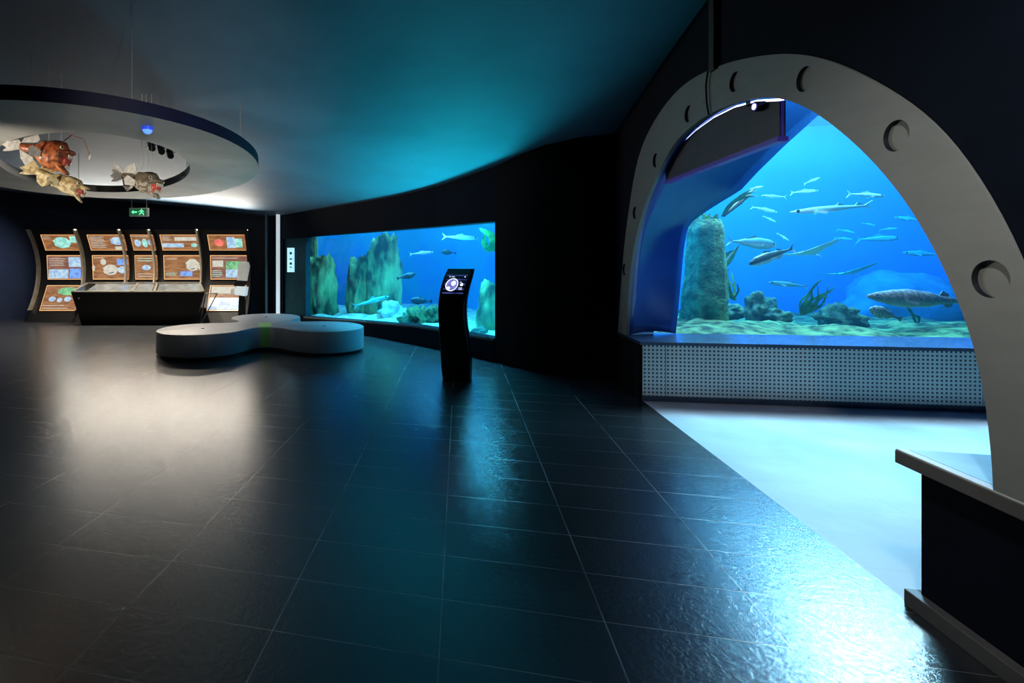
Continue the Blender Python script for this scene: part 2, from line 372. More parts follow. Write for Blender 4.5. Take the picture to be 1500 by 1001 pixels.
sol = np.linalg.solve(At, np.r_[cp[:, 2], np.zeros(3)])
def ceil_z(x, y):
    d2 = (cp[:, 0] - x) ** 2 + (cp[:, 1] - y) ** 2
    return float(phi(d2) @ sol[:nC] + sol[nC] + sol[nC + 1] * x + sol[nC + 2] * y)
bm = bmesh.new(); NX, NY = 56, 64
g = [[bm.verts.new((-13 + 15.2 * i / NX, -4.4 + 17 * j / NY, 0)) for j in range(NY + 1)] for i in range(NX + 1)]
for i in range(NX):
    for j in range(NY): bm.faces.new((g[i][j], g[i][j + 1], g[i + 1][j + 1], g[i + 1][j]))
def cut(p, nrm): bmesh.ops.bisect_plane(bm, geom=bm.verts[:] + bm.edges[:] + bm.faces[:], plane_co=p, plane_no=nrm, clear_outer=True)
cut((1.73, 0, 0), (1, 0, 0))
cut((-3.3, 10.42, 0), Vector((.655, .755, 0)))
cut(at(100, PV, 11.9), fv)
for v in bm.verts: v.co.z = ceil_z(v.co.x, v.co.y)
for f in bm.faces: f.smooth = True
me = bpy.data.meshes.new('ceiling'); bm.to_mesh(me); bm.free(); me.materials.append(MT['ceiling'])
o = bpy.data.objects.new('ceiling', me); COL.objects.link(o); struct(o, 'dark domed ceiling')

def strip(b, pts, z0, z1, thick, mi=0, side=1):
    pts = [Vector((p[0], p[1], 0)) for p in pts]; n = len(pts); rings = []
    for i, p in enumerate(pts):
        d = (pts[min(i + 1, n - 1)] - pts[max(i - 1, 0)]).normalized(); nr = Vector((-d.y, d.x, 0)) * side
        a = z0(i / (n - 1)) if callable(z0) else z0; c = z1(i / (n - 1)) if callable(z1) else z1
        q = p + nr * thick
        rings.append([(p.x, p.y, a), (q.x, q.y, a), (q.x, q.y, c), (p.x, p.y, c)])
    b.loft(rings, mi)
# back wall of the exhibit corner, curving forward at its far end
bw = [at(388, PV, 11.8), at(300, PV, 11.8), at(200, PV, 11.8), at(100, PV, 11.8), at(45, PV, 11.8), at(15, PV, 11.65), at(-20, PV, 11.3), at(-60, PV, 10.6), at(-110, PV, 9.5), at(-200, PV, 8), at(-330, PV, 6)]
b = MB(); strip(b, bw, 0, 3.6, .15, side=-1); struct(b.build('wall_back', MT['backwall']), 'black wall behind the exhibit')
b = MB(); b.box((-12.9, 2, 1.8), (.2, 13, 3.6)); struct(b.build('wall_left', MT['blackwall'], smooth=0))
b = MB(); b.box((-5.5, -4.3, 1.8), (15, .2, 3.6)); struct(b.build('wall_rear', MT['blackwall'], smooth=0))
# pale corner column between exhibit and long tank
c0, c1 = at(388, PV, 11.75), at(411, PV, 11.4)
b = MB(); strip(b, [c0, at(400, PV, 11.75), at(402, PV, 11.6)], 0, 2.9, .2, side=1); struct(b.build('wall_corner', MT['wall'], smooth=0), 'dark corner wall between exhibit and tank')
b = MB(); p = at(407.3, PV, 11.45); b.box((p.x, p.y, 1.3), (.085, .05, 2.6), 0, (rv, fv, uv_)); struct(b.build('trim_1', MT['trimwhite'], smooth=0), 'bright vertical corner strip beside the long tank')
b = MB(); p = at(389.5, PV, 11.62); b.box((p.x, p.y, 1.3), (.02, .05, 2.6), 0, (rv, fv, uv_)); struct(b.build('trim_2', MT['ledgeface'], smooth=0), 'thin pale strip beside the exhibit wall')

# wall with the long tank window
def ipoly(P, ts):
    L = [0]
    for i in range(1, len(P)): L.append(L[-1] + (P[i] - P[i - 1]).length)
    out = []
    for t in ts:
        s = t * L[-1]
        for i in range(1, len(P)):
            if s <= L[i] + 1e-9:
                k = (s - L[i - 1]) / (L[i] - L[i - 1]); out.append(P[i - 1].lerp(P[i], k)); break
    return out
Wl = [Vector(p) for p in [(-4.08, 10.92), (-3.29, 10.25), (-1.75, 8.97), (-.33, 7.72), (.27, 7.10), (.50, 6.86)]]
Wp = ipoly(Wl, [i / 40 for i in range(41)])
def wdist(t): return t
TW = (Wl[1] - Wl[0]).length / sum((Wl[i + 1] - Wl[i]).length for i in range(5))       # window's left end
win = ipoly(Wl, [TW + (1 - TW) * .985 * i / 30 for i in range(31)])
zb = lambda t: .155 + (.31 - .155) * min(1, t * 1.5)
WT = 1.885
b = MB()
strip(b, Wp, WT, 3.4, .22)                                     # above
strip(b, win, 0, zb, .22)                                      # sill
strip(b, ipoly(Wl, [0, .02]), 0, WT, .22)                      # left pier edge
strip(b, ipoly(Wl, [.015, TW]), 1.87, WT, .22); strip(b, ipoly(Wl, [.015, TW]), 0, .16, .22)
strip(b, ipoly(Wl, [.992, 1]), 0, WT, .22)
struct(b.build('wall_tank', MT['wall'], smooth=0), 'dark navy wall framing the long tank window')
b = MB(); off = Vector((.04, .046))
strip(b, [p + off for p in ipoly(Wl, [.02, TW * .98])], .16, 1.87, .12); struct(b.build('trim_3', MT['teal'], smooth=0), 'recessed teal panel left of the long tank window')
b = MB(); off = Vector((.07, .08)); strip(b, [p + off for p in win], lambda t: zb(t) - .01, WT + .01, .03)
struct(b.build('window_1', MT['glass']), 'long tank viewing window')
# thin frame line around the window
b = MB(); strip(b, [p - Vector((.006, .007)) for p in win], lambda t: zb(t) - .03, zb, .05); struct(b.build('trim_4', MT['ledgeface'], smooth=0), 'thin sill edge of the long tank window')
# pier and black wall between long tank and arch
b = MB(); pc = [(.50, 6.86), (.72, 6.55), (1.0, 6.28), (1.35, 6.12), (1.72, 6.08)]
strip(b, [(.50, 6.86)] + pc, 0, 3.5, .2); struct(b.build('wall_corner', MT['blackwall']), 'black curved wall between the long tank and the arch')

# ------------------------------------------------------------------ arch wall
XW = 1.70
outer_px = [(905, 487), (911, 400), (918, 330), (935, 230), (964, 168), (1000, 125), (1040, 102), (1080, 88), (1150, 78), (1215, 88), (1300, 130), (1360, 172), (1400, 215), (1450, 290), (1500, 390), (1540, 520), (1560, 700)]
inner_px = [(917, 487), (923, 400), (932, 345), (945, 300), (960, 262), (980, 222), (1000, 196), (1040, 166), (1080, 150), (1110, 143), (1142, 143), (1170, 152), (1200, 168), (1250, 208), (1300, 260), (1350, 330), (1400, 430), (1425, 500), (1440, 560), (1450, 640), (1455, 712)]
def smooth_curve(px, n):
    P = [on_x(u, v, XW) for u, v in px]; P = [Vector((p.y, p.z)) for p in P]
    P2 = [P[0] * 2 - P[1]] + P + [P[-1] * 2 - P[-2]]; out = []
    L = [0]
    for i in range(1, len(P)): L.append(L[-1] + (P[i] - P[i - 1]).length)
    for k in range(n + 1):
        s = L[-1] * k / n; i = max(j for j in range(len(P)) if L[j] <= s + 1e-9); i = min(i, len(P) - 2)
        t = (s - L[i]) / (L[i + 1] - L[i]); p0, p1, p2, p3 = P2[i:i + 4]
        out.append(.5 * ((2 * p1) + (p2 - p0) * t + (2 * p0 - 5 * p1 + 4 * p2 - p3) * t * t + (3 * p1 - p0 - 3 * p2 + p3) * t ** 3))
    for _ in range(6): out = [out[0]] + [(out[i - 1] + out[i] * 2 + out[i + 1]) / 4 for i in range(1, n)] + [out[-1]]
    return out
NA = 90
oc = smooth_curve(outer_px, NA); ic = smooth_curve(inner_px, NA)
LZ = .60       # top of the ledges
oc[0].y = ic[0].y = LZ - .02; ic[-1].y = LZ - .005; oc[-1] = Vector((1.70, LZ - .005))
plX = lambda a, b_, t: (t, a, b_)
# wall sheet with the opening
outl = [(oc[0].x + .003, LZ - .03), (6.25, LZ - .03), (6.25, 3.7), (-4.3, 3.7), (-4.3, LZ - .03), (oc[-1].x - .003, LZ - .03)] + [(p.x, p.y) for p in reversed([oc[k] * 1.002 - ic[k] * .002 for k in range(NA + 1)])][1:-1]
b = MB(); b.poly(outl, plX, XW + .010, XW + .10); struct(b.build('wall_right', MT['wall'], smooth=0), 'dark navy wall around the arch')
# arch band
archT = thing('porthole_arch', 'big grey metal pointed arch with round recesses framing the tank alcove', 'arch', (XW, 3.9, LZ - .02))
b = MB(); rings = []
for k in range(NA + 1):
    o_, i_ = oc[k], ic[k]
    rings.append([(XW, o_.x, o_.y), (XW, i_.x, i_.y), (XW + .030, i_.x, i_.y), (XW + .030, o_.x, o_.y)])
b.loft(rings); band = b.build('arch_band', MT['arch'], archT)
holes_px = [(1450, 409), (1312, 199), (1178, 116), (1076, 120), (1008, 167), (960, 235), (930, 312), (914.5, 395)]
cb = MB(); HP = []
for u, v in holes_px:
    p = on_x(u, v, XW)
    # centre on the band
    best = min(range(NA + 1), key=lambda k: ((oc[k] + ic[k]) / 2 - Vector((p.y, p.z))).length)
    HP.append(p); cb.cyl((XW, p.y, p.z), (1, 0, 0), .062, .085, 0, 40)
cut_o = cb.build('cutter', MT['archshade'], archT, smooth=0)
md = band.modifiers.new('b', 'BOOLEAN'); md.operation = 'DIFFERENCE'; md.object = cut_o; md.solver = 'EXACT'
bpy.context.view_layer.update(); dg = bpy.context.evaluated_depsgraph_get()
nm = bpy.data.meshes.new_from_object(band.evaluated_get(dg)); band.modifiers.clear(); band.data = nm
nm.materials.clear(); nm.materials.append(MT['arch'])
for p_ in nm.polygons: p_.use_smooth = False; p_.material_index = 0
bpy.data.objects.remove(cut_o)
for p in HP:
    b = MB(); n = 40; ring = lambda x, r_: [(x, p.y + math.cos(2 * math.pi * k / n) * r_, p.z + math.sin(2 * math.pi * k / n) * r_) for k in range(n)]
    b.loft([ring(XW + .0015, .0618), ring(XW + .020, .0618)], 0, caps=False); h = b.build('recess_ring', MT['archshade'], archT)
    b = MB(); b.cyl((XW + .021, p.y, p.z), (1, 0, 0), .0605, .006, 0, 40); b.build('recess_disc', MT['arch'], archT)

# low walls, ledges, perforated panels
def ang(X): return 5.25 + (X - 1.70) * .085
b = MB(); b.poly([(1.715, 5.30), (5.9, ang(5.9) + .05), (5.9, 6.02 + .36), (1.715, 6.05)], lambda a, c, t: (a, c, t), 0, .548); struct(b.build('wall_low', MT['wall'], smooth=0), 'low wall under the tank window')
b = MB(); b.poly([(1.695, 5.215), (5.9, ang(5.9) - .045), (5.9, 6.30), (2.24, 5.90), (1.695, 6.05)], lambda a, c, t: (a, c, t), .548, .578); struct(b.build('trim_5', MT['ledge'], smooth=0), 'dark blue ledge below the tank window')
def perf(x0, x1, name_label):
    o = Vector((x0, ang(x0), 0)); e = Vector((x1, ang(x1), 0)); L = (e - o).length; d = (e - o) / L; nr = Vector((d.y, -d.x, 0))
    b = MB(); z0, z1 = .06, .548
    q = [o + nr * .012, e + nr * .012]
    vs = [(q[0].x, q[0].y, z0), (q[1].x, q[1].y, z0), (q[1].x, q[1].y, z1), (q[0].x, q[0].y, z1)]
    vb = [(o.x, o.y, z0), (e.x, e.y, z0), (e.x, e.y, z1), (o.x, o.y, z1)]
    b.add(vs + vb, [(0, 1, 2, 3), (4, 7, 6, 5), (0, 4, 5, 1), (1, 5, 6, 2), (2, 6, 7, 3), (3, 7, 4, 0)])
    ob = b.build('perforated_panel', MT['perf'], smooth=0)
    uvl = ob.data.uv_layers.new(name='UV')
    for lp in ob.data.loops:
        co = ob.data.vertices[lp.vertex_index].co; s = (Vector((co.x, co.y, 0)) - o).dot(d)
        uvl.data[lp.index].uv = (s / .037, (co.z - .0) / .037)
    tag(ob, name_label, 'panel', 'perforated steel panels below the tank window')
perf(1.722, 1.925, 'narrow perforated steel panel at the arch end under the tank window')
perf(1.930, 4.55, 'long perforated steel panel running under the tank window')
perf(4.555, 5.85, 'perforated steel panel under the tank window, partly behind the arch')
b = MB(); b.poly([(1.715, 5.262), (5.9, ang(5.9) + .012), (5.9, ang(5.9) + .1), (1.715, 5.35)], lambda a, c, t: (a, c, t), 0, .06); struct(b.build('baseboard_back', MT['ledge'], smooth=0))
# left low wall end (in the arch plane) and its black face
b = MB(); b.box((XW + .01, 5.66, .27), (.02, .80, .548)); struct(b.build('wall_low', MT['blackwall'], smooth=0), 'short dark low wall left of the arch opening')
# right low wall with its ledge
b = MB(); b.box((XW + .475, -.92, .275), (.86, 6.5, .55)); struct(b.build('wall_low', MT['wall'], smooth=0), 'dark low wall right of the arch opening')
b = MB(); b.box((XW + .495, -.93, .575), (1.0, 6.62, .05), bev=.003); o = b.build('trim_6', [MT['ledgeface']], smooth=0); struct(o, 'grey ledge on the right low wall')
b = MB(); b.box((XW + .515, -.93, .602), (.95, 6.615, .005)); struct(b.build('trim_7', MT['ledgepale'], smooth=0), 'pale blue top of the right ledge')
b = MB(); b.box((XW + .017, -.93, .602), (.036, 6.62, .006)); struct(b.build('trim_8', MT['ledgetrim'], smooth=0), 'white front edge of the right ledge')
b = MB(); b.box((XW + .035, -.92, .032), (.05, 6.56, .064), bev=.004); b.box((XW + .48, 2.345, .032), (.86, .03, .064)); struct(b.build('baseboard_right', MT['skirt'], smooth=0))

# ------------------------------------------------------------------ alcove shell and big window
G0, G1 = Vector((2.24, 5.86, 0)), Vector((4.85, 6.08, 0)); gd = (G1 - G0).normalized(); gn = Vector((-gd.y, gd.x, 0))
def on_g(u, v, push=0.0):
    d = fv + rv * ((u - PU) / FPX) + uv_ * ((PV - v) / FPX)
    t = ((G0 + gn * push - CAM).dot(gn)) / d.dot(gn); return CAM + d * t
gb_px = [(990, 489), (993, 460), (996, 430), (999, 395), (1002, 365), (1006, 342), (1010, 328), (1030, 313), (1055, 297), (1085, 279), (1112, 250), (1150, 213), (1200, 168), (1260, 112), (1330, 45), (1430, -60)]
def resample(P, n):
    L = [0]
    for i in range(1, len(P)): L.append(L[-1] + (P[i] - P[i - 1]).length)
    out = []
    for k in range(n + 1):
        s = L[-1] * k / n; i = 0
        while i < len(P) - 2 and L[i + 1] < s: i += 1
        out.append(P[i].lerp(P[i + 1], (s - L[i]) / (L[i + 1] - L[i])))
    return out
gb = resample([on_g(u, v) for u, v in gb_px], 60)
ka = max(range(NA + 1), key=lambda k: -abs(ic[k].x - 2.5) if k > NA // 2 else -99)
ai = resample([Vector((XW + .031, p.x, p.y)) for p in ic[:ka + 1]], 60)
b = MB(); rows = []
for k in range(61):
    a, c = ai[k], gb[k]; row = []
    for s in range(9):
        t = s / 8; p = a.lerp(c, t); bul = math.sin(math.pi * t) * .05
        row.append(p + Vector((-.3, .5, .6)) * bul)
    rows.append(row)
b.loft(rows, closed=False, caps=False)
sh = b.build('wall_alcove', MT['alcove'], smooth=60); struct(sh, 'glossy blue curved shell between arch and tank glass')
md = sh.modifiers.new('s', 'SOLIDIFY'); md.thickness = .02; md.offset = 1
b = MB(); b.box((4.4, 3.2, 3.72), (5.6, 7.2, .1)); struct(b.build('ceiling', MT['blackwall'], smooth=0), 'dark ceiling of the alcove')
b = MB(); b.box((6.9, 3, 1.8), (.2, 8, 3.7)); struct(b.build('wall_alcove', MT['wall'], smooth=0))
b = MB(); b.box((4.4, -.2, 1.8), (5.2, .2, 3.7)); struct(b.build('wall_alcove', MT['wall'], smooth=0))
# glass sheet
b = MB(); q0, q1 = G0 + gd * -.02, G1 + gd * 1.2
vs = []
b.poly([(0, .575), ((q1 - q0).length, .575), ((q1 - q0).length, 3.6), (1.7, 3.6), (.9, 2.6), (.02, 1.85)], lambda a, c, t: tuple(q0 + gd * a + gn * t + Vector((0, 0, c))), .012, .045)
struct(b.build('window_2', MT['glass'], smooth=0), 'large tank viewing window inside the arch')

# fascia board with violet light line
top_px = [(975, 246), (985, 228), (1000, 209), (1020, 191), (1045, 173), (1075, 158), (1105, 150), (1142, 148)]
XB = 1.775
tp = [on_x(u, v, XB) for u, v in top_px]; bl = on_x(975, 265, XB); br = on_x(1142, 205, XB)
brd = thing('fascia_board', 'dark grey curved board with violet light edge hanging inside the arch top', 'board', (XB, 4.3, bl.z))
out = [(p.y, p.z) for p in tp] + [(br.y, bl.z), (bl.y, bl.z)]
b = MB(); b.poly(out, plX, XB, XB + .03, 0); b.build('board', MT['board'], brd, smooth=0)
b = MB(); b.box((XB + .017, (bl.y + br.y) / 2, bl.z - .014), (.055, abs(bl.y - br.y), .028)); b.box((XB + .012, br.y - .004, (bl.z + tp[-1].z) / 2), (.012, .006, tp[-1].z - bl.z)); b.build('edge_trim', MT['neondim'], brd, smooth=0)
b = MB(); b.tube([Vector((XB + .015, p.y, p.z + .006)) for p in tp], .008, 0, 8); b.build('light_tube', MT['neonwhite'], brd)
b = MB(); q = on_x(1112, 156, XB - .02); b.cyl(q, (1, 0, 0), .03, .05, 0, 24); b.build('lamp_head', MT['black'], brd)
b = MB(); b.cyl(q - Vector((.027, 0, 0)), (1, 0, 0), .018, .006, 0, 20); b.build('lamp_lens', MT['neon'], brd)
for u, v in ((1096, 152), (997, 207)):
    q = on_x(u, v, XB - .004); b = MB(); b.box(q, (.02, .015, .035)); b.build('clip', MT['black'], brd, smooth=0)
# cable and conduit above the arch
b = MB(); pa = on_x(1040, 104, XW - .03); pz = 3.2
b.box((XW - .0, pa.y, (pa.z + pz) / 2), (.05, .07, pz - pa.z), bev=.006)
tag(b.build('cable_conduit', MT['black'], smooth=0), 'black vertical cable conduit on the wall above the arch', 'conduit')
b = MB(); b.tube([on_x(1037, 104, XW - .015), on_x(1034, 125, XW - .015), on_x(1035, 150, XW - .015), on_x(1038, 168, XW - .012)], .006, 0, 6)
tag(b.build('power_cable', MT['black']), 'thin black cable hanging over the arch band', 'cable')

# ------------------------------------------------------------------ big tank
def sheet(fn, nu, nv_, name, m, thick=0):
    b = MB(); b.loft([[fn(i / nu, j / nv_) for j in range(nv_ + 1)] for i in range(nu + 1)], closed=False, caps=False)
    return b.build(name, m, smooth=80)
def wb(s, t):
    a = R(-8 + 130 * s); c = Vector((4.3, 7.6, 0)); x = c.x - math.cos(a) * 0
    P = [Vector((2.3, 6.15, 0)), Vector((2.45, 8.6, 0)), Vector((3.0, 10.3, 0)), Vector((4.6, 11.3, 0)), Vector((7.2, 11.2, 0)), Vector((9.2, 9.6, 0)), Vector((9.4, 6.5, 0))]
    return None
BP = resample([Vector(p) for p in [(2.1, 6.05, 0), (2.3, 8.4, 0), (2.9, 10.8, 0), (4.6, 12.6, 0), (7.6, 13.3, 0), (10.5, 12.6, 0), (12.3, 10.4, 0), (12.4, 8.4, 0), (12.4, 6.6, 0)]], 40)
for _ in range(8): BP = [BP[0]] + [(BP[i - 1] + BP[i] * 2 + BP[i + 1]) / 4 for i in range(1, 40)] + [BP[-1]]
o = sheet(lambda s, t: BP[round(s * 40)] + Vector((0, 0, -.2 + 4.6 * t)), 40, 12, 'wall_tank_back', MT['water']); struct(o, 'blue rear wall of the big tank')
def bedz(x, y): return .50 + .30 * noise.fractal(Vector((x * .9, y * .9, 1.3)), 1, 2, 4) * .4 + .10 * max(0, 1 - abs(x - 2.9)) - .05 * max(0, y - 7)
def bedfn(s, t):
    x = 2.12 + 9.8 * s; y = 5.95 + .085 * (x - 2.2) + (6.2) * t
    z = bedz(x, y) + .03 * noise.noise(Vector((x * 7, y * 7, 2)))
    return (x, y, z)
o = sheet(bedfn, 120, 90, 'seabed', MT['bed']); tag(o, 'green algae covered seabed of the big tank', 'seabed', kind='stuff')
b = MB(); b.box((7.2, 9.7, 4.45), (11, 7.8, .1)); struct(b.build('ceiling', MT['blackwall'], smooth=0), 'dark cover above the big tank')
b = MB(); b.box((9.4, 6.5, 2.1), (6.4, .12, 4.6)); struct(b.build('wall_tank_back', MT['wall'], smooth=0), 'hidden front wall of the big tank')
# long tank
BQ = resample([Vector(p) for p in [(-4.4, 10.95, 0), (-5.3, 12.3, 0), (-4.6, 13.8, 0), (-2.5, 14.0, 0), (-.3, 13.0, 0), (1.3, 11.6, 0), (1.75, 9.5, 0), (1.35, 7.4, 0), (.62, 7.0, 0)]], 40)
for _ in range(6): BQ = [BQ[0]] + [(BQ[i - 1] + BQ[i] * 2 + BQ[i + 1]) / 4 for i in range(1, 40)] + [BQ[-1]]
o = sheet(lambda s, t: BQ[round(s * 40)] + Vector((0, 0, -.2 + 3.9 * t)), 40, 10, 'wall_tank_back', MT['water2']); struct(o, 'blue rear wall of the long tank')
wdir = Vector((-.755, .655, 0)); wnr = Vector((.655, .755, 0))
def bed2(s, t):
    dip = .16 * max(0, 1 - t / .09)
    p = Vector((.62, 7.02, 0)) + wdir * (6.4 * s) + wnr * (4.2 * t)
    z = .14 + .16 * (1 - min(1, s * 1.2)) + .10 * noise.fractal(Vector((p.x * 1.2, p.y * 1.2, 5)), 1, 2, 4) + .05 * t - dip
    return (p.x, p.y, z)
o = sheet(bed2, 70, 40, 'seabed', MT['sand']); tag(o, 'pale sandy seabed of the long tank', 'seabed', kind='stuff')
b = MB(); b.box((-1.8, 11.3, 3.75), (8, 7.5, .1)); struct(b.build('ceiling', MT['blackwall'], smooth=0), 'dark cover above the long tank')

def rock(name, label, c, size, m, seed=0, rough=.35, freq=1.6, group=None, cat='rock', sub=4, flat=1.0, strata=0.0):
    bm = bmesh.new(); bmesh.ops.create_icosphere(bm, subdivisions=sub, radius=1)
    for v in bm.verts:
        n_ = v.co.normalized(); q = n_ * freq + Vector((seed * 3.7, seed * 1.3, seed))
        d = 1 + rough * noise.fractal(q, 1, 2.1, 5) + .10 * rough * noise.cell(q * 2)
        d += strata * math.sin(math.atan2(n_.y, n_.x) * 9 + 3 * noise.noise(n_ * 2 + Vector((seed, 0, 0)))) * .12
        co = n_ * d; s = max(-1, min(1, co.z))
        # squared-off sides for tall rocks
        k = flat if flat < 1 else 1
        if flat < 1: co.z = math.copysign(abs(co.z) ** .8, co.z); rr = Vector((co.x, co.y)).length + 1e-6; f_ = (rr ** flat) / rr; co.x *= f_; co.y *= f_
        v.co = Vector((co.x * size[0], co.y * size[1], co.z * size[2]))
    for f in bm.faces: f.smooth = True
    me = bpy.data.meshes.new(name); bm.to_mesh(me); bm.free(); me.materials.append(m)
    o = bpy.data.objects.new(name, me); COL.objects.link(o); o.location = c; o.rotation_euler = (0, 0, YAW); WLOC[o.name] = Vector(c)
    return tag(o, label, cat, group)
def pix_rock(name, label, u0, u1, v0, v1, d, m, depth=.8, **k):
    c = at((u0 + u1) / 2, (v0 + v1) / 2, d); sx = (u1 - u0) / 2 * d / FPX; sz = (v1 - v0) / 2 * d / FPX
    return rock(name, label, c, (sx, sx * depth, sz), m, **k)
BG = 'boulders on the big tank bed'
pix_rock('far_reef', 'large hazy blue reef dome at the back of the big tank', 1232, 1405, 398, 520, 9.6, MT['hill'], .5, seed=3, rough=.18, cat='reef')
pix_rock('boulder', 'tall pointed mossy boulder beside the encrusted pillar', 1092, 1122, 431, 478, 6.9, MT['rockb'], seed=5, group=BG, rough=.5)
pix_rock('boulder', 'small dark boulder behind the pointed boulder', 1119, 1138, 436, 470, 7.4, MT['rockb'], seed=7, group=BG)
pix_rock('boulder', 'flat dark boulder against the foot of the pillar', 1052, 1090, 445, 468, 7.2, MT['rockb'], seed=8, group=BG)
pix_rock('boulder', 'low flat boulder right of the pointed boulder', 1122, 1154, 452, 478, 6.8, MT['rockb'], seed=9, group=BG, rough=.5)
pix_rock('boulder', 'broad rounded mossy boulder in the middle of the bed', 1199, 1256, 447, 484, 6.8, MT['rockb'], seed=12, group=BG, rough=.5)
# encrusted pillar
pt_, pb_ = at(1031, 322, 6.45), at(1029, 500, 6.45)
b = MB(); rings = []
for i in range(33):
    t = i / 32; z = pb_.z - .1 + (pt_.z - pb_.z + .1) * t; rad = .225 + .02 * math.sin(t * 5); rad *= 1.06 - .06 * t
    if t > .93: rad *= 1 - (t - .93) * 3.2
    ring = []
    for j in range(36):
        a = 2 * math.pi * j / 36; q = Vector((math.cos(a) * 2, math.sin(a) * 2, z * 3)); r_ = rad * (1 + .12 * noise.fractal(q, 1, 2, 4))
        ring.append((pt_.x + .02 * t + math.cos(a) * r_, pt_.y + math.sin(a) * r_, z))
    rings.append(ring)
b.loft(rings); pil = thing('encrusted_pillar', 'thick teal encrusted stone pillar at the left of the big tank', 'pillar', (pt_.x, pt_.y, .45))
b.build('column', MT['pillar'], pil)
def blade(b, base, tip, bend, wid, mi=0, n=8, thick=.004):
    base, tip = Vector(base), Vector(tip); d = tip - base; side = d.cross(fv).normalized(); rings = []
    for i in range(n + 1):
        t = i / n; c = base + d * t + Vector(bend) * math.sin(t * math.pi) + side * (wid * .5 * math.sin(t * 9) * .3); w_ = wid * (math.sin(math.pi * min(1, t * .9 + .1)) ** .6) * .5 + .002
        rings.append([c - side * w_, c - fv * thick, c + side * w_, c + fv * thick])
    b.loft(rings, mi)
b = MB(); random.seed(3)
for k in range(16):
    a = pt_ + Vector((random.uniform(-.14, .14), random.uniform(-.12, .12), -.02)); blade(b, a, a + Vector((random.uniform(-.12, .12), 0, random.uniform(.04, .12))), (0, 0, 0), .03, n=4)
b.build('weed_tuft', MT['kelp'], pil)
def kelp(label, pts, d, seed, group='kelp in the big tank', stem=None, wid=.05):
    random.seed(seed); base = at(*pts[0], d); t = thing('kelp_plant', label, 'kelp', base, group)
    b = MB()
    for q in pts[1:]:
        e = at(*q, d + random.uniform(-.15, .15)); dd = e - base
        blade(b, base + Vector((random.uniform(-.02, .02), 0, 0)), e, dd.cross(fv).normalized() * random.uniform(-.11, .11), wid * random.uniform(.7, 1.2), n=10)
    b.build('blades', MT['kelp'], t)
    if stem:
        b = MB(); e = at(*stem, d); b.tube([base, base.lerp(e, .5) + Vector((.01, 0, .01)), e], [.012, .035, .01], 0, 8); b.build('stem', MT['kelpdark'], t)
    return t
kelp('dark kelp frond leaning up from the pillar top', [(1060, 317), (1104, 277), (1098, 290), (1110, 280), (1094, 283), (1102, 286), (1112, 288)], 6.2, 1, stem=(1104, 278), wid=.035)
kelp('kelp clump drooping beside the pillar', [(1076, 440), (1049, 405), (1054, 395), (1060, 390), (1067, 392), (1072, 398), (1062, 410), (1050, 420), (1080, 415), (1066, 398)], 6.7, 2, wid=.036)
kelp('blurred dark kelp strand behind the pillar edge', [(1050, 405), (1084, 358), (1078, 366), (1070, 370)], 6.9, 4, stem=(1080, 362), wid=.06)
kelp('spiky green kelp clump rising from mid bed', [(1174, 461), (1206, 408), (1214, 416), (1224, 428), (1225, 420), (1190, 424), (1184, 432), (1198, 418), (1218, 436), (1210, 445), (1180, 440), (1195, 440), (1202, 430)], 6.6, 5, wid=.034)
kelp('thin dark kelp strand under the brown sturgeon', [(1344, 478), (1330, 452), (1326, 444), (1337, 460)], 6.9, 6, wid=.04)

